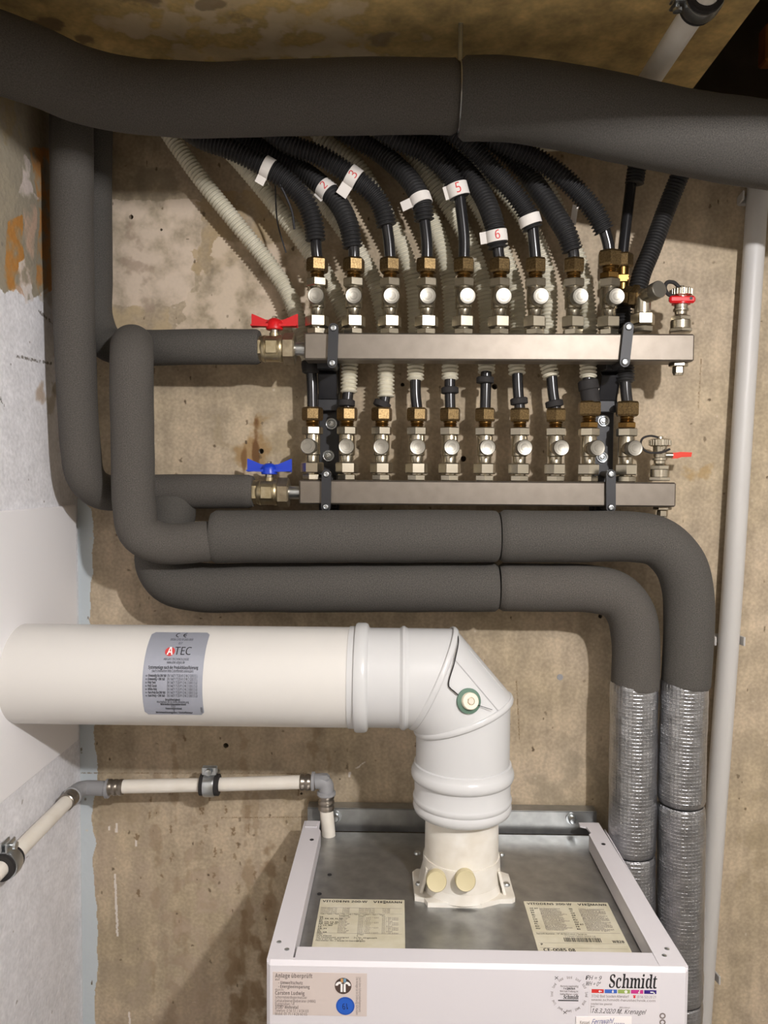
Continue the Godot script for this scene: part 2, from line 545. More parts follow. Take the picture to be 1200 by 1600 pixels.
func side_wall_texture() -> Array:
	var w := int(LZ / 0.0012)
	var h := int((WY1 - WY0) / 0.0012)
	var mid := noise(22, 0.03, 5).get_image(w, h).get_data()
	var fine := noise(23, 0.14, 4).get_image(w, h).get_data()
	var out := PackedByteArray()
	out.resize(w * h * 3)
	for i in w * h:
		var k := 0.94 + (mid[i] / 255.0 - 0.5) * 0.08 + (fine[i] / 255.0 - 0.5) * 0.10
		out[i * 3] = clampi(int(k * 246), 0, 255)
		out[i * 3 + 1] = clampi(int(k * 245), 0, 255)
		out[i * 3 + 2] = clampi(int(k * 248), 0, 255)
	var rng := RandomNumberGenerator.new()
	rng.seed = 8
	# bare concrete above the ragged paint edge
	patch(out, w, h, mid, lpoly([Vector2(-0.05, 2.3), Vector2(0.7, 2.3), Vector2(0.7, 1.8493), Vector2(0.2251, 1.8367), Vector2(0.2061, 1.8357), Vector2(0.1862, 1.8446), Vector2(0.1589, 1.8344), Vector2(0.1218, 1.8499), Vector2(0.0712, 1.8819), Vector2(-0.05, 1.8999)]), rgb(152, 142, 122), 0.95, 10.0)
	for k in 26:
		blotch(out, w, h, mid, Vector2(rng.randf() * w, rng.randf() * h * 0.3), Vector2(rng.randf_range(8, 40), rng.randf_range(8, 40)), [rgb(172, 160, 138), rgb(126, 116, 92), rgb(158, 138, 96)][k % 3], 0.45, 0.9)
	# ochre primer and pink plaster along the corner
	patch(out, w, h, mid, lpoly([Vector2(0.2036, 1.9251), Vector2(0.1663, 1.9457), Vector2(0.1608, 1.8930), Vector2(0.1757, 1.8555), Vector2(0.1896, 1.8396), Vector2(0.2156, 1.8390)]), rgb(186, 126, 58), 0.9, 5.0, 3.0)
	patch(out, w, h, mid, lpoly([Vector2(0.1424, 2.0430), Vector2(0.0556, 2.0797), Vector2(0.0435, 1.8843), Vector2(0.1141, 1.8517), Vector2(0.1288, 1.8674), Vector2(0.1148, 1.9675)]), rgb(194, 136, 76), 0.9, 5.0, 3.4)
	patch(out, w, h, mid, lpoly([Vector2(0.1625, 1.9554), Vector2(0.1221, 1.9781), Vector2(0.1363, 1.8655), Vector2(0.1589, 1.8344), Vector2(0.1862, 1.8446), Vector2(0.1572, 1.8940)]), rgb(206, 172, 148), 0.8, 6.0, 3.0)
	# white splashes and chips
	patch(out, w, h, mid, lpoly([Vector2(0.1570, 2.0285), Vector2(0.1429, 2.0259), Vector2(0.1330, 1.9871), Vector2(0.1105, 1.9848), Vector2(0.1551, 1.9706), Vector2(0.1724, 1.9726)]), rgb(214, 200, 192), 0.85, 7.0, 4.0)
	patch(out, w, h, mid, lpoly([Vector2(0.1784, 1.8797), Vector2(0.1464, 1.8971), Vector2(0.1370, 1.8393), Vector2(0.1590, 1.8301), Vector2(0.1757, 1.8555)]), rgb(224, 216, 210), 0.9, 5.0, 4.0)
	blotch(out, w, h, mid, lpx(Vector2(0.1216, 1.7158)), Vector2(14, 16), rgb(186, 168, 150), 0.9, 0.4)
	for p in [[Vector2(0.1223, 1.8295), Vector2(0.0790, 1.8206)], [Vector2(0.1852, 1.7570), Vector2(0.0847, 1.7620)], [Vector2(0.2290, 1.6991), Vector2(0.2169, 1.6842)]]:
		var a := lpx(p[0])
		var b := lpx(p[1])
		patch(out, w, h, fine, PackedVector2Array([a + Vector2(0, -1.5), a + Vector2(0, 1.5), b + Vector2(0, 1.5), b + Vector2(0, -1.5)]), rgb(96, 90, 82), 0.8, 3.0, 4.0)
	for k in 90:
		blotch(out, w, h, fine, Vector2(rng.randf() * w, rng.randf() * h), Vector2(rng.randf_range(0.8, 2.0), rng.randf_range(0.8, 2.4)), rgb(120, 112, 104), 0.6, 0.7)
	var im := Image.create_from_data(w, h, false, Image.FORMAT_RGB8, out)
	im.generate_mipmaps()
	var nb := noise(25, 0.11, 4).get_image(w, h)
	nb.convert(Image.FORMAT_RGBA8)
	nb.bump_map_to_normal_map(1.0)
	return [ImageTexture.create_from_image(im), ImageTexture.create_from_image(nb)]

func ceiling_texture() -> ImageTexture:
	# covers x -0.5 .. 0.44, z 0 .. 0.6 at 1.2 mm
	var w := 784
	var h := 500
	var mid := noise(32, 0.02, 5).get_image(w, h).get_data()
	var fine := noise(33, 0.12, 4).get_image(w, h).get_data()
	var out := PackedByteArray()
	out.resize(w * h * 3)
	for i in w * h:
		var k := 0.92 + (mid[i] / 255.0 - 0.5) * 0.34 + (fine[i] / 255.0 - 0.5) * 0.12
		out[i * 3] = clampi(int(k * 214), 0, 255)
		out[i * 3 + 1] = clampi(int(k * 184), 0, 255)
		out[i * 3 + 2] = clampi(int(k * 122), 0, 255)
	var rng := RandomNumberGenerator.new()
	rng.seed = 14
	for k in 26:
		blotch(out, w, h, mid, Vector2(rng.randf_range(0, 370), rng.randf_range(60, 400)), Vector2(rng.randf_range(20, 70), rng.randf_range(12, 40)), rgb(226, 206, 170), rng.randf_range(0.4, 0.8), 1.0)
	for k in 18:
		blotch(out, w, h, mid, Vector2(rng.randf_range(0, 420), rng.randf_range(60, 400)), Vector2(rng.randf_range(8, 26), rng.randf_range(5, 18)), rgb(112, 92, 66), rng.randf_range(0.4, 0.8), 1.0)
	var im := Image.create_from_data(w, h, false, Image.FORMAT_RGB8, out)
	im.generate_mipmaps()
	return ImageTexture.create_from_image(im)

func sheet(g: Geo, o: Vector3, uu: Vector3, vv: Vector3, nn: Vector3, uv0: Vector2, uv1: Vector2) -> void:
	g.face([o, o + uu, o + uu + vv, o + vv], nn, [uv0, Vector2(uv1.x, uv0.y), uv1, Vector2(uv0.x, uv1.y)])

func build_materials() -> void:
	M.foam = tri_mat(speckle(41, 0.22, [rgb(54, 51, 48), rgb(104, 99, 92)], 256, 3), 9.0, 0.92, 0.0, bump(42, 0.25, 1.2), 0.35)
	M.foam_dark = tri_mat(speckle(43, 0.22, [rgb(50, 48, 45), rgb(98, 94, 88)], 256, 3), 9.0, 0.92, 0.0, bump(44, 0.25, 1.2), 0.35)
	M.steel = tri_mat(speckle(45, 0.05, [rgb(120, 112, 102), rgb(130, 122, 112)], 256, 4), 3.0, 0.46, 0.8)
	M.nickel = mat(rgb(180, 172, 154), 0.27, 0.95)
	M.knob = mat(rgb(150, 146, 136), 0.40, 0.9)
	M.brass = tri_mat(speckle(46, 0.06, [rgb(74, 60, 40), rgb(116, 96, 64), rgb(152, 130, 92)], 256, 4), 22.0, 0.36, 0.9)
	M.brass_thread = tri_mat(speckle(47, 0.08, [rgb(88, 64, 32), rgb(158, 124, 70)], 256, 4), 30.0, 0.3, 0.95)
	M.zinc = mat(rgb(196, 200, 202), 0.28, 0.95)
	M.black = mat(rgb(36, 36, 39), 0.5)
	M.conduit_black = mat(rgb(38, 37, 37), 0.55)
	M.pipe_black = mat(rgb(34, 33, 34), 0.22)
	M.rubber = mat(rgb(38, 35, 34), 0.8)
	M.conduit_white = tri_mat(speckle(48, 0.03, [rgb(196, 190, 168), rgb(222, 216, 198)], 128, 3), 6.0, 0.55)
	M.paper = mat(rgb(232, 226, 218), 0.8)
	M.red_ink = mat(rgb(214, 44, 48), 0.7)
	M.red = mat(rgb(206, 24, 30), 0.35)
	M.blue = mat(rgb(24, 62, 190), 0.35)
	M.flue = mat(rgb(216, 213, 208), 0.28)
	M.flue_elbow = mat(rgb(205, 205, 205), 0.24)
	M.flue_base = tri_mat(speckle(49, 0.04, [rgb(214, 206, 192), rgb(240, 237, 230)], 128, 4), 5.0, 0.4)
	M.cap_beige = mat(rgb(206, 194, 156), 0.55)
	M.white_metal = mat(rgb(216, 212, 216), 0.42)
	M.galv = tri_mat(speckle(50, 0.03, [rgb(150, 151, 150), rgb(178, 179, 178)], 256, 4), 4.0, 0.36, 0.85)
	M.plastic_pipe = tri_mat(speckle(51, 0.03, [rgb(228, 220, 206), rgb(242, 237, 228)], 128, 3), 6.0, 0.45)
	M.grey_fitting = mat(rgb(150, 150, 152), 0.5)
	M.grey_pipe = mat(rgb(192, 189, 185), 0.45)
	M.label_cream = tri_mat(speckle(52, 0.02, [rgb(198, 190, 164), rgb(216, 210, 190)], 128, 4), 8.0, 0.6)
	M.label_silver = mat(rgb(166, 170, 182), 0.42, 0.35)
	M.label_white = mat(rgb(206, 193, 187), 0.5)
	M.ink = mat(rgb(28, 26, 28), 0.6)
	M.ink_grey = mat(rgb(122, 112, 108), 0.6)
	M.ink_blue = mat(rgb(60, 70, 140), 0.6)
	M.white_print = mat(rgb(242, 240, 238), 0.5)
	M.sticker_blue = mat(rgb(38, 92, 190), 0.45)
	M.sticker_brown = mat(rgb(74, 58, 52), 0.5)
	M.green_rubber = mat(rgb(92, 120, 104), 0.7)
	M.wire = mat(rgb(40, 40, 44), 0.5)

func _ready() -> void:
	# ---- camera, environment, lamp ----
	var cam := Camera3D.new()
	cam.name = "camera"
	cam.fov = 67.3801
	cam.position = Vector3(0, 1.6, 1.19)
	cam.rotation_degrees = Vector3(-2.5, 1.0, 0.4)
	cam.near = 0.02
	cam.current = true
	add_child(cam)
	var we := WorldEnvironment.new()
	we.name = "world_environment"
	var env := Environment.new()
	env.background_mode = Environment.BG_COLOR
	env.background_color = Color(0.02, 0.02, 0.02)
	env.tonemap_mode = Environment.TONE_MAPPER_LINEAR
	env.tonemap_exposure = 1.0
	env.sdfgi_enabled = true
	env.ssao_enabled = true
	env.ssil_enabled = true
	we.environment = env
	add_child(we)
	var lamp_at := Vector3(0.51, 2.04, 1.38)
	var lt := OmniLight3D.new()
	lt.name = "lamp_light"
	lt.position = lamp_at
	lt.light_color = Color(1.0, 0.99, 0.995)
	lt.light_energy = 1.52
	lt.light_size = 0.022
	lt.omni_range = 8.0
	lt.omni_attenuation = 2.0
	lt.shadow_enabled = true
	add_child(lt)

	build_materials()
	build_room()
	build_lamp(lamp_at)
	build_boiler()
	build_flue()
	build_insulated_pipes()
	build_manifolds()
	build_valves()
	build_hoses()
	build_small_pipes()
	build_details()

func build_room() -> void:
	var wt := concrete_wall_texture()
	var face_m := mat(Color.WHITE, 0.85)
	face_m.albedo_texture = wt[0]
	face_m.normal_enabled = true; face_m.normal_texture = wt[1]; face_m.normal_scale = 0.5
	M.concrete = tri_mat(speckle(61, 0.02, [rgb(138, 126, 108), rgb(174, 160, 140)], 256, 5), 0.8, 0.88)
	M.room_paint = tri_mat(speckle(62, 0.03, [rgb(204, 202, 199), rgb(218, 216, 212)], 256, 4), 1.0, 0.8)
	M.floor = tri_mat(speckle(63, 0.03, [rgb(122, 118, 112), rgb(146, 142, 136)], 256, 5), 1.0, 0.75)
	# back wall: face with real drill holes, the rest of the wall round it
	var holes := [[Vector2(-0.2119, 1.6409), 0.0042], [Vector2(0.1012, 1.6311), 0.0045], [Vector2(0.0064, 1.7445), 0.003], [Vector2(0.1480, 1.7422), 0.0045], [Vector2(0.3163, 1.3885), 0.0032], [Vector2(-0.2677, 1.1772), 0.0042], [Vector2(-0.4119, 1.9982), 0.0035], [Vector2(-0.3656, 1.9789), 0.002], [Vector2(-0.1481, 1.1018), 0.002], [Vector2(0.2555, 1.2924), 0.0035]]
	var xs := [WX0, WX1]
	var ys := [WY0, WY1]
	for q in holes:
		var c: Vector2 = q[0]
		var r: float = q[1] * 1.3
		xs.append(c.x - r); xs.append(c.x + r); ys.append(c.y - r); ys.append(c.y + r)
	xs.sort(); ys.sort()
	var g := Geo.new()
	var bores := []
	var uvf := func(p: Vector2) -> Vector2: return Vector2((p.x - WX0) / (WX1 - WX0), (WY1 - p.y) / (WY1 - WY0))
	for i in xs.size() - 1:
		for j in ys.size() - 1:
			var a := Vector2(xs[i], ys[j])
			var b := Vector2(xs[i + 1], ys[j + 1])
			var mid := (a + b) * 0.5
			var hole = null
			for q in holes:
				if absf(mid.x - q[0].x) < q[1] * 1.3 and absf(mid.y - q[0].y) < q[1] * 1.3: hole = q
			if hole != null: continue
			g.face([Vector3(a.x, a.y, 0), Vector3(b.x, a.y, 0), Vector3(b.x, b.y, 0), Vector3(a.x, b.y, 0)], Vector3(0, 0, 1), [uvf.call(a), uvf.call(Vector2(b.x, a.y)), uvf.call(b), uvf.call(Vector2(a.x, b.y))])
	for q in holes:
		var c: Vector2 = q[0]
		var r: float = q[1]
		var bore := Geo.new()
		bores.append(bore)
		for k in 16:
			var ring := []
			for e in 2:
				var w: float = TAU * (k + e) / 16.0
				var d := Vector2(cos(w), sin(w))
				var sq := d * (r * 1.3 / maxf(absf(d.x), absf(d.y)))
				ring.append([c + d * r, c + sq])
			var pts := [ring[0][0], ring[0][1], ring[1][1], ring[1][0]]
			var p3 := []
			var u3 := []
			for p in pts:
				p3.append(Vector3(p.x, p.y, 0)); u3.append(uvf.call(p))
			g.face(p3, Vector3(0, 0, 1), u3)
			var p: Vector2 = ring[0][0]
			var q2: Vector2 = ring[1][0]
			var inn := c - (p + q2) * 0.5
			bore.face([Vector3(p.x, p.y, 0), Vector3(q2.x, q2.y, 0), Vector3(q2.x, q2.y, -0.03), Vector3(p.x, p.y, -0.03)], Vector3(inn.x, inn.y, 0).normalized())
		var end := []
		for k in 16: end.append(Vector3(c.x + cos(TAU * k / 16) * r, c.y + sin(TAU * k / 16) * r, -0.03))
		bore.face(end, Vector3(0, 0, 1))
	var wb := struct("wall_back", g, face_m)
	var rest := Geo.new()
	rest.box(Vector3(1.05, 0.985, -0.14), Vector3(3.5, 2.37, 0.2), Basis.IDENTITY, 0.0)
	rest.box(Vector3((WX1 + 2.7) * 0.5, 0.985, -0.02), Vector3(2.7 - WX1, 2.37, 0.04), Basis.IDENTITY, 0.0)
	rest.box(Vector3((WX0 + WX1) * 0.5, 0.2, -0.02), Vector3(WX1 - WX0, 0.8, 0.04), Basis.IDENTITY, 0.0)
	part("wall_body", rest, M.concrete, wb)
	for b in bores: part("drill_hole", b, M.concrete, wb)
	# side wall on the left: rough white paint, bare at the top
	var lt := side_wall_texture()
	var lm := mat(Color.WHITE, 0.75)
	lm.albedo_texture = lt[0]
	lm.normal_enabled = true; lm.normal_texture = lt[1]; lm.normal_scale = 0.6
	g = Geo.new()
	sheet(g, Vector3(-0.5, WY1, 0), Vector3(0, 0, LZ), Vector3(0, WY0 - WY1, 0), Vector3(1, 0, 0), Vector2(0, 0), Vector2(1, 1))
	var wl := struct("wall_left", g, lm)
	rest = Geo.new()
	rest.box(Vector3(-0.62, 1.3, 1.6), Vector3(0.2, 3.0, 3.6), Basis.IDENTITY, 0.0)
	rest.box(Vector3(-0.51, 1.3, (LZ + 3.4) * 0.5), Vector3(0.02, 3.0, 3.4 - LZ), Basis.IDENTITY, 0.0)
	rest.box(Vector3(-0.51, 0.2, LZ * 0.5), Vector3(0.02, 0.8, LZ), Basis.IDENTITY, 0.0)
	part("wall_body", rest, M.room_paint, wl)
	g = Geo.new(); g.box(Vector3(1.8, 1.3, 1.4), Vector3(0.2, 3.0, 3.2), Basis.IDENTITY, 0.0)
	struct("wall_right", g, M.room_paint)
	g = Geo.new(); g.box(Vector3(0.6, 1.3, 2.9), Vector3(2.6, 3.0, 0.2), Basis.IDENTITY, 0.0)
	struct("wall_front", g, M.concrete)
	g = Geo.new(); g.box(Vector3(1.05, -0.1, 1.6), Vector3(3.5, 0.2, 3.8), Basis.IDENTITY, 0.0)
	struct("floor", g, M.floor)
	# ceiling slab with a dark open shaft in the corner on the right
	var ex := 0.425
	g = Geo.new()
	sheet(g, Vector3(-0.5, CEIL, 0), Vector3(ex + 0.5, 0, 0), Vector3(0, 0, 0.6), Vector3(0, -1, 0), Vector2(0, 0), Vector2(1, 1))
	var cm := mat(Color.WHITE, 0.9)
	cm.albedo_texture = ceiling_texture()
	var ce := struct("ceiling", g, cm)
	rest = Geo.new()
	rest.box(Vector3((ex - 0.7) * 0.5, CEIL + 0.1005, 1.6), Vector3(ex + 0.7, 0.2, 3.8), Basis.IDENTITY, 0.0)
	rest.box(Vector3((ex + 1.0) * 0.5, CEIL + 0.1, 1.9), Vector3(1.0 - ex, 0.2, 3.2), Basis.IDENTITY, 0.0)
	rest.box(Vector3(1.9, CEIL + 0.1, 1.6), Vector3(1.8, 0.2, 3.8), Basis.IDENTITY, 0.0)
	part("slab", rest, tri_mat(speckle(64, 0.02, [rgb(206, 200, 188), rgb(226, 220, 208)], 256, 5), 0.8, 0.9), ce)
	var beam := Geo.new()  # beam out of view, put in to shade the upper wall and thick main
	beam.box(Vector3(1.1, 2.102, 0.61), Vector3(3.2, 0.14, 0.20), Basis.IDENTITY, 0.004)
	part("unseen_shade_beam", beam, M.concrete, ce)
	rest = Geo.new()
	rest.box(Vector3((ex + 1.0) * 0.5, CEIL + 1.25, -0.2), Vector3(1.2 - ex, 0.1, 1.2), Basis.IDENTITY, 0.0)
	rest.box(Vector3(ex - 0.05, CEIL + 0.65, -0.2), Vector3(0.1, 1.1, 1.2), Basis.IDENTITY, 0.0)
	rest.box(Vector3(1.05, CEIL + 0.65, -0.2), Vector3(0.1, 1.1, 1.2), Basis.IDENTITY, 0.0)
	rest.box(Vector3((ex + 1.0) * 0.5, CEIL + 0.65, 0.35), Vector3(1.0 - ex, 1.1, 0.1), Basis.IDENTITY, 0.0)
	rest.box(Vector3((ex + 1.0) * 0.5, CEIL + 0.5, -0.75), Vector3(1.2 - ex, 1.4, 0.1), Basis.IDENTITY, 0.0)
	rest.box(Vector3((ex + 1.0) * 0.5, CEIL - 0.05, -0.48), Vector3(1.2 - ex, 0.1, 0.5), Basis.IDENTITY, 0.0)
	part("shaft", rest, M.concrete, ce)

func build_lamp(at: Vector3) -> void:
	var t := thing("ceiling_lamp", "small white glass bulb lamp on the cellar ceiling behind the viewer", "lamp", Vector3(at.x, CEIL, at.z))
	var g := Geo.new()
	g.lathe(Vector3(at.x, CEIL, at.z), Vector3.DOWN, [Vector2(0, 0.055), Vector2(0.03, 0.055), Vector2(0.05, 0.025), Vector2(0.105, 0.02)], 28)
	part("lamp_base", g, M.white_metal, t)
	g = Geo.new()
	var prof := []
	for k in 13:
		var w := PI * k / 12.0
		prof.append(Vector2(-0.03 * cos(w), maxf(0.03 * sin(w), 0.0)))
	g.lathe(at, Vector3.DOWN, prof, 28, false)
	var gm := mat(rgb(250, 246, 238), 0.3)
	gm.emission_enabled = true
	gm.emission = Color(1.0, 0.99, 0.995)
	gm.emission_energy_multiplier = 3.0
	part("globe", g, gm, t)

func build_boiler() -> void:
	var x0 := -0.136
	var x1 := 0.312
	var zf := 0.396
	var top := 1.085
	var plate := 1.061
	var t := thing("wall_boiler", "white wall-hung gas boiler below the flue, grey metal top plate and stickers", "boiler", Vector3(0.088, 0.24, 0.02))
	var up := Vector3.UP
	var g := Geo.new()
	g.box(Vector3((x0 + x1) / 2, (0.24 + 1.05) / 2, 0.205), Vector3(x1 - x0 - 0.004, 0.81, 0.37), Basis.IDENTITY, 0.002)
	part("casing", g, M.white_metal, t)
	# front cover folded back over the top edge
	g = Geo.new()
	g.box(Vector3((x0 + x1) / 2, (0.24 + top) / 2, zf - 0.006), Vector3(x1 - x0, top - 0.24, 0.012), Basis.IDENTITY, 0.004)
	g.box(Vector3((x0 + x1) / 2 + 0.0, top - 0.0045, zf - 0.016), Vector3(x1 - x0 - 0.058, 0.008, 0.026), Basis.IDENTITY, 0.001)
	var front := part("front_panel", g, M.white_metal, t)
	# side rails
	for s in [0, 1]:
		g = Geo.new()
		var a := x0 if s == 0 else x1 - 0.030
		var b := x0 + 0.0275 if s == 0 else x1
		var za := 0.075
		var poly := PackedVector2Array()
		if s == 0: poly = PackedVector2Array([Vector2(a, 0.06), Vector2(b - 0.004, 0.06), Vector2(b - 0.003, 0.085), Vector2(b, 0.092), Vector2(b, zf - 0.004), Vector2(a, zf - 0.004)])
		else: poly = PackedVector2Array([Vector2(a - 0.006, 0.052), Vector2(b - 0.006, 0.052), Vector2(b, zf - 0.004), Vector2(a, zf - 0.004), Vector2(a, 0.090), Vector2(a + 0.004, 0.086), Vector2(a + 0.002, 0.066), Vector2(a - 0.006, 0.062)])
		g.prism(poly, Vector3(0, top + 0.0005, 0), Vector3(1, 0, 0), Vector3(0, 0, 1), 0.003)
		# the down-folded flanges
		g.box(Vector3(a + 0.001 if s == 1 else b - 0.001, (plate + top) / 2, 0.24), Vector3(0.002, top - plate - 0.003, 0.30), Basis.IDENTITY, 0.0004)
		g.box(Vector3(b - 0.001 if s == 1 else a + 0.001, (plate + top) / 2 - 0.01, 0.23), Vector3(0.002, top - plate + 0.016, 0.325), Basis.IDENTITY, 0.0004)
		var rail := part("side_rail", g, M.white_metal, t)
		# rivets and a slot
		for q in ([Vector2(x0 + 0.0085, 0.362), Vector2(x0 + 0.019, 0.375)] if s == 0 else [Vector2(x1 - 0.012, 0.362), Vector2(x1 - 0.019, 0.374)]):
			var rg := Geo.new()
			rg.lathe(Vector3(q.x, top, q.y), up, [Vector2(0, 0.0028), Vector2(0.0010, 0.0026), Vector2(0.0016, 0.0014), Vector2(0.0017, 0.0)], 14)
			part("rivet", rg, M.zinc, rail)
		var hg := Geo.new()
		hg.lathe(Vector3((a + b) / 2 + (0.004 if s == 0 else -0.002), top, 0.12), up, [Vector2(0, 0.0030), Vector2(0.0008, 0.0030), Vector2(0.0008, 0.0)], 14)
		part("hole_plug", hg, M.black, rail)
	# small folded tab at the rear of the left rail
	g = Geo.new(); g.box(Vector3(x0 + 0.012, top + 0.0015, 0.073), Vector3(0.018, 0.0015, 0.020), Basis.IDENTITY, 0.0004)
	part("rail_tab", g, M.white_metal, t)
	# galvanised top plate
	g = Geo.new(); g.box(Vector3((x0 + x1) / 2, plate - 0.001, 0.215), Vector3(x1 - x0 - 0.006, 0.002, 0.345), Basis.IDENTITY, 0.0003)
	var pl := part("top_plate", g, M.galv, t)
	for q in [Vector3(-0.0883, 1.0610, 0.1697), Vector3(-0.0973, 1.0610, 0.2182)]:
		g = Geo.new(); g.lathe(q, up, [Vector2(0, 0.0030), Vector2(0.0006, 0.0030), Vector2(0.0006, 0.0)], 14)
		part("hole_plug", g, M.black, pl)
	# back hanging flange with its bolt
	g = Geo.new(); g.box(Vector3((x0 + x1) / 2 - 0.001, 1.074, 0.028), Vector3(x1 - x0 - 0.004, 0.036, 0.002), Basis.IDENTITY, 0.0004)
	g.box(Vector3((x0 + x1) / 2 - 0.001, 1.0915, 0.018), Vector3(x1 - x0 - 0.004, 0.002, 0.022), Basis.IDENTITY, 0.0004)
	part("rear_flange", g, M.galv, t)
	for q in [Vector3(0.2704, 1.0815, 0.0300), Vector3(-0.0909, 1.0791, 0.0300)]:
		g = Geo.new(); g.lathe(q, Vector3(0, 0, 1), [Vector2(-0.001, 0.0085), Vector2(0.001, 0.0085), Vector2(0.001, 0.0055), Vector2(0.008, 0.0055), Vector2(0.010, 0.004), Vector2(0.0103, 0.0)], 18)
		part("bolt", g, M.zinc, t)

	# ---- rating plates lying on the top plate ----
	var la := Vector3(-0.0945, 1.0615, 0.2297)
	var lb := Vector3(0.0129, 1.0615, 0.2264)
	var w := lb.x - la.x
	plate_label(pl, Vector3(la.x, plate, la.z), w, 0.062 + 0.042, 0)
	la = Vector3(0.1650, 1.0615, 0.2278)
	lb = Vector3(0.2718, 1.0615, 0.2246)
	plate_label(pl, Vector3(la.x, plate, la.z), lb.x - la.x, 0.062 + 0.044, 1)

	# ---- stickers on the front ----
	var right := Vector3(1, 0, 0)
	var dn := Vector3(0, -1, 0)
	var o := Vector3(-0.1291, 1.0743, 0.3960)
	var e := Vector3(-0.0285, 1.0271, 0.3960)
	w = e.x - o.x
	var h := o.y - e.y
	g = Geo.new(); g.box(Vector3(o.x + w / 2, o.y - h / 2, zf + 0.00015), Vector3(w, h, 0.0003), Basis.IDENTITY, 0.0001)
	var st := part("inspection_sticker", g, M.label_white, front)
	var mp := flat_map(Vector3(o.x, o.y, zf), right, dn, 0.0005)
	var mp2 := flat_map(Vector3(o.x, o.y, zf), right, dn, 0.0007)
	var mp3 := flat_map(Vector3(o.x, o.y, zf), right, dn, 0.0009)
	g = Geo.new()
	var k := w / 0.147
	letter(g, "Anlage überprüft", 0.004 * k, 0.0090 * k, 0.0066 * k, mp, true, 0.058 * k)
	letter(g, "auf", 0.004 * k, 0.0136 * k, 0.0036 * k, mp)
	letter(g, "- Umweltschutz", 0.009 * k, 0.0195 * k, 0.0050 * k, mp, true, 0.038 * k)
	letter(g, "- Energieeinsparung", 0.009 * k, 0.0256 * k, 0.0050 * k, mp, true, 0.049 * k)
	letter(g, "durch:", 0.004 * k, 0.0302 * k, 0.0036 * k, mp)
	letter(g, "Carsten Ludwig", 0.004 * k, 0.0364 * k, 0.0058 * k, mp, true, 0.046 * k)
	letter(g, "Schornsteinfegermeister", 0.004 * k, 0.0425 * k, 0.0044 * k, mp, false, 0.050 * k)
	letter(g, "Gebäudeenergieberater (HWK)", 0.004 * k, 0.0482 * k, 0.0044 * k, mp, false, 0.063 * k)
	letter(g, "Burggraben 14", 0.004 * k, 0.0532 * k, 0.0044 * k, mp, false, 0.030 * k)
	letter(g, "37287 Wehretal", 0.004 * k, 0.0586 * k, 0.0050 * k, mp, true, 0.036 * k)
	letter(g, "Telefon: 0 56 51 / 4 04 69", 0.004 * k, 0.0640 * k, 0.0044 * k, mp, false, 0.052 * k)
	letter(g, "Mobil: 01 71 / 4 26 60 65", 0.004 * k, 0.0692 * k, 0.0044 * k, mp, false, 0.050 * k)
	letter(g, "nach dem Schornsteinfegergesetz", 0.1345 * k, 0.006 * k, 0.0034 * k, mp, false, 0.056 * k, 0, "Droid Sans", PI / 2)
	letter(g, "Die Anlage ist in Ordnung befunden", 0.1300 * k, 0.006 * k, 0.0034 * k, mp, false, 0.060 * k, 0, "Droid Sans", PI / 2)
	part("print", g, M.ink_grey, st)
	g = Geo.new(); disc(g, 0.110 * k, 0.0205 * k, 0.0, 0.0130 * k, mp)
	part("emblem_disc", g, M.sticker_brown, st)
	# white two-armed emblem
	g = Geo.new()
	for s in [-1.0, 1.0]:
		disc(g, (0.110 + s * 0.0052) * k, 0.0200 * k, 0.0028 * k, 0.0066 * k, mp2, PI if s < 0 else -PI * 0.5 - 0.6, PI * 1.5 + 0.6 if s < 0 else 0.0, 16)
		bar(g, (0.110 + s * 0.0008) * k, 0.0170 * k, (0.110 + s * 0.0040) * k, 0.0300 * k, mp2)
	part("emblem", g, M.white_print, st)
	g = Geo.new(); bar(g, 0.1105 * k, 0.0085 * k, 0.1145 * k, 0.0150 * k, mp2)
	part("emblem_blue", g, mat(rgb(110, 150, 176), 0.5), st)
	g = Geo.new(); bar(g, 0.1062 * k, 0.0085 * k, 0.1100 * k, 0.0150 * k, mp2)
	part("emblem_orange", g, mat(rgb(196, 150, 96), 0.5), st)
	g = Geo.new(); disc(g, 0.1135 * k, 0.0525 * k, 0.0, 0.0145 * k, mp)
	part("blue_dot", g, M.sticker_blue, st)
	g = Geo.new()
	letter(g, "19", 0.1175 * k, 0.0480 * k, 0.0090 * k, mp2, false, 0.0088 * k, 0, "Droid Sans", PI * 0.97)
	for j in 36:
		var a := TAU * j / 36.0
		stroke(g, [Vector2(0.1135 * k + cos(a) * 0.0124 * k, 0.0525 * k + sin(a) * 0.0124 * k), Vector2(0.1135 * k + cos(a) * 0.0138 * k, 0.0525 * k + sin(a) * 0.0138 * k)], 0.0005 * k, mp2)
	part("blue_dot_print", g, M.ink, st)

	# installer's label, clear film with print
	o = Vector3(0.1657, 1.0812, 0.3960)
	e = Vector3(0.2801, 1.0249, 0.3960)
	k = (e.x - o.x) / 0.168
	mp = flat_map(Vector3(o.x, o.y, zf), right, dn, 0.0004)
	mp2 = flat_map(Vector3(o.x, o.y, zf), right, dn, 0.0007)
	g = Geo.new(); g.box(Vector3(o.x + 0.115 * k, o.y - 0.044 * k, zf + 0.0001), Vector3(0.11 * k, 0.088 * k, 0.0002), Basis.IDENTITY, 0.00005)
	var ins := part("service_sticker", g, mat(rgb(219, 214, 217), 0.4), front)
	g = Geo.new()
	letter(g, "Schmidt", 0.0905 * k, 0.0260 * k, 0.0210 * k, mp, true, 0.0735 * k, 0, "Droid Serif", 0.0, 0.08)
	stroke(g, [Vector2(0.056, 0.0075) * k, Vector2(0.055, 0.0135) * k], 0.0009 * k, mp)
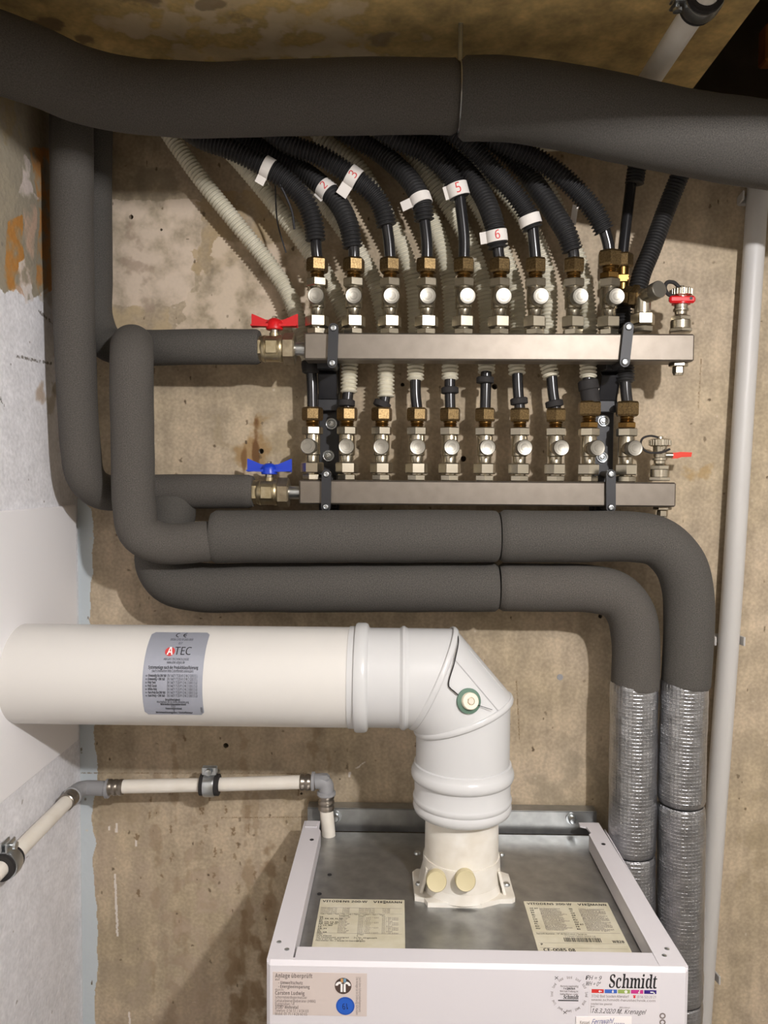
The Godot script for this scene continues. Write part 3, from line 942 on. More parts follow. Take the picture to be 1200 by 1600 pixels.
	for s in [[0.0555, 0.0135, "PH = 9"], [0.0540, 0.0230, "WH = 0°"]]:
		letter(g, s[2], s[0] * k, s[1] * k, 0.0066 * k, mp, false, 0.0225 * k, 0, "Droid Sans", 0.03, 0.25)
	letter(g, "18.3.2020 M. Krenagel", 0.0640 * k, 0.0665 * k, 0.0070 * k, mp, false, 0.083 * k, 0, "Droid Sans", 0.01, 0.35)
	part("print", g, M.ink, ins)
	g = Geo.new()
	letter(g, "37242 Bad Sooden-Allendorf", 0.0640 * k, 0.0415 * k, 0.0040 * k, mp, false, 0.058 * k)
	letter(g, "(0 56 52) 20 21", 0.1345 * k, 0.0415 * k, 0.0040 * k, mp, false, 0.029 * k)
	letter(g, "www.schmidt-haustechnik.com", 0.0640 * k, 0.0472 * k, 0.0036 * k, mp, false, 0.099 * k)
	letter(g, "installiert bzw. gewartet:", 0.0635 * k, 0.0535 * k, 0.0030 * k, mp, false, 0.033 * k)
	letter(g, "am:", 0.0640 * k, 0.0575 * k, 0.0028 * k, mp)
	letter(g, "Monteur:", 0.1090 * k, 0.0585 * k, 0.0028 * k, mp)
	bar(g, 0.0632 * k, 0.0545 * k, 0.0637 * k, 0.0670 * k, mp)
	bar(g, 0.1078 * k, 0.0560 * k, 0.1083 * k, 0.0690 * k, mp)
	# round date wheel
	var cx := 0.0295 * k
	var cy := 0.0375 * k
	for j in 24:
		var a := TAU * j / 24.0
		if j % 2 == 0: letter(g, ["JAN", "FEB", "MRZ", "APR", "MAI", "JUN", "2018", "2019", "2020", "2021", "2022", "2023"][j / 2], cx + cos(a) * 0.0250 * k, cy + sin(a) * 0.0250 * k, 0.0030 * k, mp, false, 0.0056 * k, 1, "Droid Sans", a + PI / 2)
		stroke(g, [Vector2(cx + cos(a + 0.13) * 0.0250 * k, cy + sin(a + 0.13) * 0.0250 * k), Vector2(cx + cos(a + 0.13) * 0.0292 * k, cy + sin(a + 0.13) * 0.0292 * k)], 0.0004 * k, mp)
	letter(g, "Wartung regelmäßig", cx, cy - 0.0115 * k, 0.0028 * k, mp, false, 0.028 * k, 1)
	letter(g, "Nächste Prüfung in:", cx, cy - 0.0035 * k, 0.0028 * k, mp, false, 0.028 * k, 1)
	letter(g, "Siehe Monat + Jahr", cx, cy + 0.0012 * k, 0.0028 * k, mp, false, 0.028 * k, 1)
	part("small_print", g, M.ink_grey, ins)
	g = Geo.new()
	letter(g, "1 x jährlich", cx, cy - 0.0076 * k, 0.0030 * k, mp, true, 0.018 * k, 1)
	letter(g, "Schmidt", cx - 0.009 * k, cy + 0.0078 * k, 0.0064 * k, mp, true, 0.0235 * k, 0, "Droid Serif", 0.0, 0.1)
	bar(g, cx - 0.017 * k, cy + 0.0092 * k, cx + 0.0145 * k, cy + 0.0108 * k, mp)
	for q in [Vector2(cx - 0.020 * k, cy - 0.026 * k), Vector2(cx - 0.006 * k, cy + 0.029 * k)]:
		stroke(g, [q + Vector2(-0.0025, -0.002) * k, q + Vector2(0.0025, 0.002) * k], 0.0007 * k, mp)
		stroke(g, [q + Vector2(-0.0022, 0.0025) * k, q + Vector2(0.0024, -0.0022) * k], 0.0007 * k, mp)
	part("date_wheel", g, M.ink, ins)
	var cols := [rgb(206, 52, 48), rgb(64, 104, 190), rgb(150, 170, 92), rgb(190, 50, 130), rgb(52, 30, 120)]
	for j in 5:
		g = Geo.new(); bar(g, (0.0642 + j * 0.0203) * k, 0.0285 * k, (0.0830 + j * 0.0203) * k, 0.0345 * k, mp)
		part("colour_bar", g, mat(cols[j], 0.5), ins)
		g = Geo.new()
		var bx := (0.0765 + j * 0.0203) * k
		if j == 0: disc(g, bx, 0.0315 * k, 0, 0.0016 * k, mp2); 
		if j == 0: stroke(g, [Vector2(bx, 0.0315 * k), Vector2(bx + 0.003 * k, 0.0315 * k)], 0.0014 * k, mp2)
		if j == 1: disc(g, bx, 0.0320 * k, 0, 0.0015 * k, mp2); 
		if j == 1: stroke(g, [Vector2(bx, 0.0292 * k), Vector2(bx, 0.0315 * k)], 0.0012 * k, mp2)
		if j == 2: disc(g, bx, 0.0315 * k, 0.0006 * k, 0.0023 * k, mp2)
		if j == 3: disc(g, bx, 0.0324 * k, 0, 0.0015 * k, mp2)
		if j == 3: stroke(g, [Vector2(bx + 0.001 * k, 0.0290 * k), Vector2(bx, 0.032 * k)], 0.0012 * k, mp2)
		if j == 4: bar(g, bx - 0.003 * k, 0.0305 * k, bx + 0.004 * k, 0.0322 * k, mp2)
		if j == 4: bar(g, bx + 0.002 * k, 0.0305 * k, bx + 0.004 * k, 0.0340 * k, mp2)
		part("pictogram", g, M.white_print, ins)
	g = Geo.new()
	disc(g, 0.1305 * k, 0.0400 * k, 0, 0.0018 * k, mp); bar(g, 0.1282 * k, 0.0370 * k, 0.1328 * k, 0.0382 * k, mp)
	part("phone_mark", g, M.red_ink, ins)
	# paper slip tucked in below, with pen scrawl
	var so := Vector3(0.1935, 1.0329, 0.3960)
	var se := Vector3(0.2521, 1.0068, 0.3960)
	g = Geo.new(); g.box(Vector3((so.x + se.x) / 2, (so.y + se.y) / 2, zf + 0.0011), Vector3(se.x - so.x, so.y - se.y, 0.0004), Basis(Vector3(0, 0, 1), 0.02), 0.0001)
	var slip := part("paper_slip", g, mat(rgb(240, 234, 232), 0.7), front)
	mp = flat_map(Vector3(so.x, so.y, zf), right, dn, 0.0016)
	g = Geo.new()
	letter(g, "Fernwahl", 0.016, 0.0085, 0.0052, mp, false, 0.022, 0, "Droid Sans", -0.06, 0.4)
	letter(g, "......", 0.040, 0.0075, 0.0052, mp)
	part("print", g, M.ink_blue, slip)
	g = Geo.new(); letter(g, "Kessel", 0.004, 0.0085, 0.0034, mp, false, 0.010); part("small_print", g, M.ink_grey, slip)
	# two ring marks at the right
	for q in [Vector3(0.2846, 1.0340, 0.3960), Vector3(0.2847, 1.0270, 0.3960)]:
		g = Geo.new(); disc(g, 0, 0, 0.0018, 0.0033, flat_map(Vector3(q.x, q.y, zf), right, dn, 0.0003))
		part("ring_mark", g, M.ink_grey, front)

func plate_label(parent: Node3D, o: Vector3, w: float, d: float, kind: int) -> void:
	var right := Vector3(1, 0, 0)
	var dn := Vector3(0, 0, 1)
	var g := Geo.new()
	g.box(o + Vector3(w / 2, 0.0002, d / 2), Vector3(w, 0.0004, d), Basis.IDENTITY, 0.0001)
	var lb := part("rating_label", g, M.label_cream, parent)
	var mp := flat_map(o, right, dn, 0.0006)
	var k := w
	var b := Geo.new()
	var s := Geo.new()
	letter(b, "VITODENS 200-W", 0.03 * k, 0.075 * k, 0.042 * k, mp, true, 0.53 * k)
	letter(b, "VIE", 0.63 * k, 0.075 * k, 0.042 * k, mp, true, 0.115 * k)
	letter(b, "MANN", 0.785 * k, 0.075 * k, 0.042 * k, mp, true, 0.185 * k)
	bar(b, 0.748 * k, 0.026 * k, 0.778 * k, 0.036 * k, mp)
	bar(b, 0.748 * k, 0.043 * k, 0.778 * k, 0.053 * k, mp)
	bar(b, 0.748 * k, 0.060 * k, 0.778 * k, 0.070 * k, mp)
	bar(b, 0.748 * k, 0.077 * k, 0.778 * k, 0.087 * k, mp)
	if kind == 0:
		bar(s, 0.02 * k, 0.186 * k, 0.97 * k, 0.189 * k, mp)
		bar(s, 0.02 * k, 0.300 * k, 0.97 * k, 0.303 * k, mp)
		bar(s, 0.02 * k, 0.690 * k, 0.97 * k, 0.693 * k, mp)
		for j in 3:
			var yy := (0.218 + j * 0.035) * k
			letter(s, ["Pmin (80/60 °C)", "Pmin (50/30 °C)", "Qmin (Hi)"][j], 0.03 * k, yy, 0.026 * k, mp, false, 0.18 * k)
			letter(s, ["5,2 kW", "5,8 kW", "5,3 kW"][j], 0.28 * k, yy, 0.026 * k, mp, false, 0.08 * k)
			letter(s, ["Pmax (80/60 °C)", "Pmax (50/30 °C)", "Qmax (Hi)"][j], 0.47 * k, yy, 0.026 * k, mp, false, 0.18 * k)
			letter(s, ["17,2 kW", "19,0 kW", "17,9 kW"][j], 0.74 * k, yy, 0.026 * k, mp, false, 0.09 * k)
		letter(b, "Typ / Type / Tipo / Tip / Typ / Tipus / Tyyppi / Tips / Tipas", 0.03 * k, 0.330 * k, 0.022 * k, mp, false, 0.74 * k)
		letter(b, "Kategorie", 0.25 * k, 0.362 * k, 0.024 * k, mp, false, 0.11 * k)
		letter(b, "Gasart", 0.47 * k, 0.362 * k, 0.024 * k, mp, false, 0.08 * k)
		letter(b, "Pn", 0.74 * k, 0.362 * k, 0.024 * k, mp)
		var L1 := ["DE", "AT, DK, EE, FI, SE", "BE", "BG, CH, CZ, ES,", "GR, HU, IE, IT", "LT, LV, NO", "FR", "GB, PT", "PL", "RO, UA"]
		for j in 10:
			var yy := (0.395 + j * 0.0325) * k
			letter(b, L1[j], 0.03 * k, yy, 0.024 * k, mp, true)
			letter(s, ["II2ELL3P", "II2H3P", "I2E(S)", "II2H3P"][j % 4], 0.25 * k, yy, 0.024 * k, mp)
			letter(s, ["G20 / G25 / G31", "G20 / G31", "G20, G27"][j % 3], 0.47 * k, yy, 0.024 * k, mp)
			letter(s, ["20 / 50 mbar", "20 / 37 mbar", "25 mbar"][j % 3], 0.74 * k, yy, 0.024 * k, mp)
		letter(b, "PMS", 0.03 * k, 0.722 * k, 0.024 * k, mp); letter(b, "3 bar", 0.47 * k, 0.722 * k, 0.024 * k, mp)
		letter(b, "NOx Klasse", 0.03 * k, 0.752 * k, 0.024 * k, mp); letter(b, "5", 0.47 * k, 0.752 * k, 0.024 * k, mp)
		letter(b, "für Heizwasser geeignet", 0.03 * k, 0.782 * k, 0.024 * k, mp); letter(b, "Zu Nr. eingestellt", 0.44 * k, 0.782 * k, 0.024 * k, mp)
		letter(b, "230 V 50 Hz   66 W", 0.03 * k, 0.812 * k, 0.024 * k, mp); letter(b, "1,5 A", 0.47 * k, 0.812 * k, 0.024 * k, mp)
		letter(b, "Hersteller-Nr. / Made in Germany", 0.03 * k, 0.842 * k, 0.024 * k, mp)
		letter(b, "IP X4D", 0.47 * k, 0.842 * k, 0.024 * k, mp)
	else:
		var words := ["Gas-Brennwertkessel", "Chaudière gaz à condens.", "gaine étanche", "Gaswandketel", "Caldaia a condensazione", "murale a gas", "Gas condensing boiler", "Kocioł kondensacyjny", "gazowy", "Kondenzációs kazán"]
		for j in 10:
			var yy := (0.165 + j * 0.045) * k
			for c in 2:
				letter(b, ["DE AT", "FR", "BE", "NL", "IT", "CH", "GB", "PL", "RU", "HU"][(j + c * 3) % 10], (0.05 + c * 0.46) * k, yy, 0.026 * k, mp, true)
				letter(s, words[(j + c * 4) % 10], (0.16 + c * 0.46) * k, yy, 0.026 * k, mp, false, (0.24 + 0.06 * ((j * 3 + c) % 3)) * k)
				letter(s, words[(j + 5 + c) % 10], (0.16 + c * 0.46) * k, yy + 0.021 * k, 0.022 * k, mp, false, (0.20 + 0.05 * ((j + c) % 3)) * k)
		bar(s, 0.03 * k, 0.628 * k, 0.97 * k, 0.632 * k, mp)
		letter(b, "Herstell-Nummer / N° de fabrication / Serial no.", 0.04 * k, 0.668 * k, 0.026 * k, mp, false, 0.56 * k)
		letter(s, "7194479801 990118", 0.34 * k, 0.712 * k, 0.030 * k, mp, false, 0.34 * k)
		var rng := RandomNumberGenerator.new()
		rng.seed = 3
		var xx := 0.32 * k
		while xx < 0.72 * k:
			var bw := rng.randf_range(0.004, 0.011) * k
			bar(b, xx, 0.722 * k, xx + bw, 0.800 * k, mp)
			xx += bw + rng.randf_range(0.004, 0.010) * k
		letter(b, "WB2B", 0.84 * k, 0.805 * k, 0.046 * k, mp, true, 0.13 * k)
		bar(s, 0.03 * k, 0.822 * k, 0.97 * k, 0.825 * k, mp)
		letter(b, "P", 0.05 * k, 0.868 * k, 0.034 * k, mp, true)
		bar(s, 0.03 * k, 0.910 * k, 0.97 * k, 0.913 * k, mp)
		letter(b, "CE-0085 08", 0.06 * k, 0.975 * k, 0.055 * k, mp, true, 0.34 * k)
	part("print", b, M.ink, lb)
	part("small_print", s, M.ink_grey, lb)

func mitre(g: Geo, a: Vector3, b: Vector3, r: float, na: Vector3, nb: Vector3, sides := 56) -> void:
	# cylinder from a to b cut by the planes through a and b with normals na, nb
	var d := (b - a).normalized()
	var e := Geo.perp(d)
	var f := d.cross(e)
	var r0 := PackedVector3Array()
	var r1 := PackedVector3Array()
	var s := g.v.size()
	for j in sides + 1:
		var w := TAU * j / sides
		var q := e * cos(w) + f * sin(w)
		var p := a + q * r
		var t0 := (a - p).dot(na) / d.dot(na)
		var t1 := (b - p).dot(nb) / d.dot(nb)
		g.vert(p + d * t0, q, Vector2(float(j) / sides, t0)); g.vert(p + d * t1, q, Vector2(float(j) / sides, t1))
	for j in sides:
		var q := s + j * 2
		g.tri(q, q + 1, q + 2); g.tri(q + 1, q + 3, q + 2)

func seam_bead(g: Geo, c: Vector3, d: Vector3, nn: Vector3, r: float, wire: float) -> void:
	# rounded bead along the elliptic cut of the cylinder (axis d) by the plane through c with normal nn
	var e := Geo.perp(d)
	var f := d.cross(e)
	var rows := []
	var uvs := []
	var cen := []
	for j in 65:
		var w := TAU * (j % 64) / 64
		var q := e * cos(w) + f * sin(w)
		var p := c + q * r
		p += d * ((c - p).dot(nn) / d.dot(nn))
		var row := PackedVector3Array()
		var ur := PackedVector2Array()
		for k in 11:
			var x := TAU * (k % 10) / 10
			row.append(p + q * cos(x) * wire * 0.55 + nn * sin(x) * wire)
			ur.append(Vector2(k / 10.0, j / 64.0))
		rows.append(row); uvs.append(ur); cen.append(p)
	g.grid(rows, uvs, cen)

func build_flue() -> void:
	var za := 0.195
	var A := Vector3(-0.5061, 1.3353, 0.1950)
	var Bc := Vector3(-0.0494, 1.3402, 0.1950)
	var K1 := Vector3(0.0478, 1.3401, 0.1950)
	var K2 := Vector3(0.0880, 1.2931, 0.1950)
	var Dn := Vector3(K2.x, 1.17, za)
	A.y = K1.y; Bc.y = K1.y
	var ax := Vector3(1, 0, 0)
	# long horizontal pipe into the side wall
	var t := thing("flue_pipe", "long cream-white horizontal flue pipe running into the white panel", "flue pipe", Vector3(-0.5, K1.y - 0.064, za))
	var g := Geo.new()
	g.lathe(Vector3(-0.56, K1.y, za), ax, [Vector2(0, 0.0645), Vector2(Bc.x + 0.56 - 0.006, 0.0645)], 72, true)
	var pipe := part("pipe", g, M.flue, t)
	# curved silver label
	var lx := -0.3126
	var lw := -0.2382 - lx
	var rr := 0.0645
	var a0 := deg_to_rad(70.0)
	var lh := deg_to_rad(104.0) * rr
	var cy := K1.y
	var bend := func(lift: float) -> Callable:
		return func(p: Vector2) -> Array:
			var w := a0 - p.y / rr
			var nn := Vector3(0, sin(w), cos(w))
			return [Vector3(lx + p.x, cy, za) + nn * (rr + lift), nn]
	g = Geo.new()
	var s0 := g.v.size()
	var mp: Callable = bend.call(0.0003)
	for i in 25:
		for j in 9:
			var p := Vector2(lw * j / 8.0, lh * i / 24.0)
			# rounded corners
			var cr := 0.004
			if i == 0 or i == 24: p.x = clampf(p.x, cr, lw - cr)
			var r: Array = mp.call(p)
			g.vert(r[0], r[1], Vector2(j / 8.0, i / 24.0))
	for i in 24:
		for j in 8:
			var q := s0 + i * 9 + j
			g.tri(q, q + 1, q + 9); g.tri(q + 1, q + 10, q + 9)
	var lb := part("label", g, M.label_silver, pipe)
	mp = bend.call(0.0006)
	var mp2: Callable = bend.call(0.0008)
	var k := lw / 0.094
	var kv := lh / 0.134
	var b := Geo.new()
	# CE mark
	disc(b, 0.0455 * k, 0.0075 * kv, 0.0040 * k, 0.0054 * k, mp, PI * 0.5, PI * 1.5, 16)
	disc(b, 0.0575 * k, 0.0075 * kv, 0.0040 * k, 0.0054 * k, mp, PI * 0.5, PI * 1.5, 16)
	bar(b, 0.0525 * k, 0.0068 * kv, 0.0575 * k, 0.0082 * kv, mp)
	letter(b, "TEC", 0.0455 * k, 0.0430 * kv, 0.0120 * kv, mp, false, 0.0260 * k)
	letter(b, "ABGAS TECHNOLOGIE", 0.0300 * k, 0.0510 * kv, 0.0030 * kv, mp, false, 0.040 * k)
	letter(b, "0036 CPD 91265 003", 0.0340 * k, 0.0190 * kv, 0.0040 * kv, mp, false, 0.036 * k)
	letter(b, "07", 0.0490 * k, 0.0260 * kv, 0.0036 * kv, mp)
	letter(b, "www.atec-abgas.de", 0.0360 * k, 0.0560 * kv, 0.0040 * kv, mp, false, 0.028 * k)
	letter(b, "Systemanlage nach der Produktklassifizierung", 0.0080 * k, 0.0635 * kv, 0.0044 * kv, mp, true, 0.078 * k)
	letter(b, "(nach Installation bitte Zutreffendes ankreuzen)", 0.0140 * k, 0.0680 * kv, 0.0038 * kv, mp, false, 0.065 * k)
	for j in 7:
		var yy := (0.0745 + j * 0.0047) * kv
		letter(b, ["Einwandig bis DN 160", "Einwandig > DN 160", "Poly Twin", "Poly Classic", "White-Poly", "Vari-Poly bis DN 160", "Vari-Poly > DN 160"][j], 0.0090 * k, yy, 0.0036 * kv, mp, true, [0.028, 0.026, 0.012, 0.014, 0.014, 0.027, 0.026][j] * k)
		letter(b, "EN 14471 T120 H1 O W 2 O20 I E L" if j < 2 else "EN 14471 T120 P1 O W 2 O00 E E L0", 0.0390 * k, yy, 0.0036 * kv, mp, false, 0.047 * k)
		disc(b, 0.0062 * k, yy - 0.0014 * kv, 0.0008 * k, 0.0013 * k, mp, 0.0, TAU, 8)
	for j in 7:
		letter(b, ["Druckfestigkeit", "Höchstlast 30 m ohne Abstützung", "Wärmedurchlasswiderstand", "R 0,0", "Feuerwiderstand", "0", "Nennweiteangabe / Installateur"][j], 0.047 * k, (0.1085 + j * 0.0037) * kv, 0.0033 * kv, mp, j % 2 == 0, [0.023, 0.050, 0.040, 0.006, 0.025, 0.002, 0.058][j] * k, 1)
	letter(b, "000001", 0.0890 * k, 0.119 * kv, 0.0028 * kv, mp, false, 0.009, 0, "Droid Sans", PI / 2)
	part("print", b, M.ink, lb)
	b = Geo.new(); disc(b, 0.0380 * k, 0.0380 * kv, 0, 0.0078 * k, mp)
	part("red_disc", b, mat(rgb(206, 66, 66), 0.5), lb)
	b = Geo.new(); letter(b, "A", 0.0335 * k, 0.0432 * kv, 0.0125 * kv, mp2, true, 0.0095 * k)
	part("white_letter", b, M.white_print, lb)

	# elbow of three mitred segments
	var d1 := ax
	var d2 := (K2 - K1).normalized()
	var d3 := Vector3.DOWN
	var n1 := (d1 + d2).normalized()
	var n2 := (d2 + d3).normalized()
	t = thing("flue_elbow", "glossy white mitred flue elbow with a green-ringed test port", "flue elbow", Vector3(K2.x, 1.1565, za))
	g = Geo.new(); mitre(g, Vector3(Bc.x - 0.010, K1.y, za), K1, 0.0640, ax, n1)
	part("horizontal_section", g, M.flue_elbow, t)
	g = Geo.new(); mitre(g, K1, K2, 0.0632, n1, n2)
	part("middle_section", g, M.flue_elbow, t)
	var low := Vector3(K2.x, 1.2105, za)
	g = Geo.new(); mitre(g, K2, low, 0.0612, n2, d3)
	part("lower_section", g, M.flue_elbow, t)
	g = Geo.new(); seam_bead(g, K1, d1, n1, 0.0640, 0.0042); part("seam_bead", g, M.flue_elbow, t)
	g = Geo.new(); seam_bead(g, K2, d2, n2, 0.0626, 0.0045); part("seam_bead", g, M.flue_elbow, t)
	# socket collar and bead on the horizontal section
	g = Geo.new()
	g.lathe(Vector3(Bc.x - 0.012, K1.y, za), ax, [Vector2(0, 0.0655), Vector2(0.008, 0.0660), Vector2(0.0085, 0.0690), Vector2(0.011, 0.0705), Vector2(0.021, 0.0705), Vector2(0.024, 0.0690), Vector2(0.026, 0.0642), Vector2(0.028, 0.0640)], 72, true)
	part("collar", g, M.flue_elbow, t)
	g = Geo.new()
	var bx := 0.0101
	g.lathe(Vector3(bx - 0.004, K1.y, za), ax, [Vector2(-0.002, 0.0638), Vector2(0, 0.0650), Vector2(0.002, 0.0668), Vector2(0.005, 0.0668), Vector2(0.007, 0.0650), Vector2(0.010, 0.0638)], 72, false)
	part("bead", g, M.flue_elbow, t)
	# outer hatch panel lines on the middle segment: a slightly raised cover
	g = Geo.new()
	var md := (K1 + K2) * 0.5
	var outw := d2.cross(Vector3(0, 0, 1)).normalized()
	if outw.x < 0.0: outw = -outw
	var s1 := g.v.size()
	for i in 13:
		var w := lerpf(-0.55, 0.85, i / 12.0)          # angle from the outer side towards the viewer
		var q := outw * cos(w) + Vector3(0, 0, 1) * sin(w)
		for e in [-1.0, 1.0]:
			var reach := 0.034 * cos(w) + 0.0265
			g.vert(md + q * 0.0642 + d2 * (e * reach * 0.93), q)
	for i in 12:
		var q := s1 + i * 2
		g.tri(q, q + 1, q + 2); g.tri(q + 1, q + 3, q + 2)
	part("hatch_cover", g, M.flue_elbow, t)
	g = Geo.new()
	g.box(md + outw * cos(0.3) * 0.0645 + Vector3(0, 0, 1) * sin(0.3) * 0.0645, Vector3(0.070, 0.0012, 0.0016), Basis(d2, outw, d2.cross(outw)), 0.0005)
	part("hatch_rib", g, M.flue_elbow, t)
	# dark thin tubes standing in for the shaded gap along the hatch edge
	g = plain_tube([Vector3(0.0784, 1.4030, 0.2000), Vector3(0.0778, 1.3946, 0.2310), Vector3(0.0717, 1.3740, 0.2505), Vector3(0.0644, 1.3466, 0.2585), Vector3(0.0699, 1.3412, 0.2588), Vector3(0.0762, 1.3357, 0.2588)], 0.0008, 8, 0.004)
	part("hatch_gap_shade", g, M.rubber, t)
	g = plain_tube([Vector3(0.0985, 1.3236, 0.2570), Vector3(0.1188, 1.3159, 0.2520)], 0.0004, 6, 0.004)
	part("hatch_gap_shade", g, M.rubber, t)
	# test port
	var port := Vector3(0.0881, 1.3261, 0.2500)
	var pd := (port - Vector3(md.x, md.y, za))
	pd = (pd - d2 * pd.dot(d2)).normalized()
	var pc := md + d2 * (port - md).dot(d2) + pd * 0.0625
	g = Geo.new(); g.lathe(pc, pd, [Vector2(0, 0.0155), Vector2(0.0030, 0.0155), Vector2(0.0036, 0.0148), Vector2(0.0036, 0.0)], 32)
	part("rubber_washer", g, M.green_rubber, t)
	g = Geo.new(); g.lathe(pc, pd, [Vector2(0.003, 0.0106), Vector2(0.0085, 0.0104), Vector2(0.0095, 0.0096), Vector2(0.0095, 0.0050), Vector2(0.0075, 0.0046), Vector2(0.0075, 0.0)], 32)
	var plug := part("plug", g, mat(rgb(236, 226, 206), 0.4), t)
	g = Geo.new(); g.hexa(pc, pd, 0.007, 0.0105, 0.0042, 0.3, 0.0006)
	part("screw", g, mat(rgb(216, 206, 190), 0.4), plug)
	# push-fit socket with two swollen rings
	g = Geo.new()
	var top := Vector3(K2.x, 1.2267, za)
	var L := top.y - 1.1625
	g.lathe(top, d3, [Vector2(-0.004, 0.0612), Vector2(-0.003, 0.0636), Vector2(0.002, 0.0642), Vector2(0.004, 0.0655), Vector2(0.008, 0.0672), Vector2(0.013, 0.0672), Vector2(0.017, 0.0655), Vector2(0.0185, 0.0630), Vector2(L - 0.026, 0.0626), Vector2(L - 0.024, 0.0640), Vector2(L - 0.021, 0.0648), Vector2(L - 0.018, 0.0640), Vector2(L - 0.0165, 0.0630), Vector2(L - 0.014, 0.0640), Vector2(L - 0.010, 0.0646), Vector2(L - 0.005, 0.0630), Vector2(L - 0.002, 0.0590), Vector2(L - 0.001, 0.0480)], 72, true)
	part("socket", g, M.flue_elbow, t)

	# boiler adapter
	var plate := 1.061
	t = thing("flue_adapter", "white boiler flue adapter with two beige caps on a flanged foot", "flue adapter", Vector3(K2.x, plate, za))
	g = Geo.new()
	g.lathe(Vector3(K2.x, plate + 0.012, za), Vector3.UP, [Vector2(0.0, 0.0515), Vector2(0.030, 0.0505), Vector2(0.034, 0.0500), Vector2(0.034, 0.0484), Vector2(low.y - plate - 0.04, 0.0478)], 64, true)
	part("connector", g, M.flue_base, t)
	g = Geo.new()
	var fx := 0.055
	var foot := PackedVector2Array([Vector2(-0.064, -0.038), Vector2(-0.058, -0.046), Vector2(0.050, -0.046), Vector2(0.066, -0.036), Vector2(0.066, 0.022), Vector2(0.062, 0.026), Vector2(0.046, 0.027), Vector2(0.022, 0.038), Vector2(-0.046, 0.038), Vector2(-0.050, 0.027), Vector2(-0.062, 0.024)])
	var fpl := PackedVector2Array()
	for q in foot: fpl.append(Vector2(q.x, -q.y - 0.012))
	g.prism(fpl, Vector3(K2.x, plate, za), Vector3(1, 0, 0), Vector3(0, 0, -1), 0.006)
	g.lathe(Vector3(K2.x, plate + 0.004, za), Vector3.UP, [Vector2(0, 0.0540), Vector2(0.006, 0.0530), Vector2(0.012, 0.0515)], 48, true)
	# ribs
	for s in [-1.0, 1.0]:
		g.box(Vector3(K2.x + s * 0.050, plate + 0.020, za + 0.006), Vector3(0.004, 0.032, 0.046), Basis(Vector3(0, 0, 1), s * 0.25), 0.0008)
	var ft := part("foot", g, M.flue_base, t)
	for q in [Vector3(0.0325, 1.0670, 0.2018), Vector3(0.1469, 1.0670, 0.1999), Vector3(0.0320, 1.0670, 0.1190), Vector3(0.1510, 1.0670, 0.1190)]:
		g = Geo.new(); g.lathe(Vector3(q.x, plate + 0.006, q.z), Vector3.UP, [Vector2(0, 0.0050), Vector2(0.0012, 0.0050), Vector2(0.0030, 0.0036), Vector2(0.0032, 0.0)], 16)
		part("screw", g, M.zinc, ft)
	for q in [Vector3(0.0520, 1.1009, 0.2580), Vector3(0.0880, 1.1023, 0.2580)]:
		var dd := Vector3(0, 0.24, 1).normalized()
		g = Geo.new()
		g.lathe(q - dd * 0.030, dd, [Vector2(0, 0.0105), Vector2(0.022, 0.0105)], 28)
		part("port_neck", g, M.flue_base, t)
		g = Geo.new()
		g.lathe(q - dd * 0.012, dd, [Vector2(0, 0.0128), Vector2(0.010, 0.0128), Vector2(0.012, 0.0118), Vector2(0.0115, 0.0105), Vector2(0.0115, 0.0)], 32)
		part("port_cap", g, M.cap_beige, t)

	# white panel round the flue on the side wall
	g = Geo.new()
	var y1 := 1.556
	var y0 := 1.190
	g.box(Vector3(-0.4965, (y0 + y1) / 2, 0.315), Vector3(0.007, y1 - y0, 0.59), Basis.IDENTITY, 0.0015)
	solo("shaft_panel", g, mat(rgb(244, 242, 243), 0.5), "smooth white sheet panel round the flue on the left wall", "panel", Vector3(-0.4965, y0, 0.315))

func sleeve(t: Node3D, pts: Array, r: float, m: Material, seed_: int, r2 := -1.0, called := "insulation_sleeve") -> MeshInstance3D:
	# foam insulation with softly rounded cut ends and a slightly uneven girth
	var nz := noise(seed_, 9.0, 2)
	var g := Geo.new()
	if r2 < 0.0: r2 = r
	g.tube(pts, func(s: float, L: float, w: float) -> float:
		var e := minf(s, L - s)
		var k := 1.0 - 0.10 * pow(clampf(1.0 - e / 0.006, 0.0, 1.0), 2.0)
		return lerpf(r, r2, s / L) * k * (1.0 + 0.022 * nz.get_noise_2d(s, cos(w) * 0.05 + sin(w) * 0.03)), 44, 0.006, 3)
	return part(called, g, m, t)

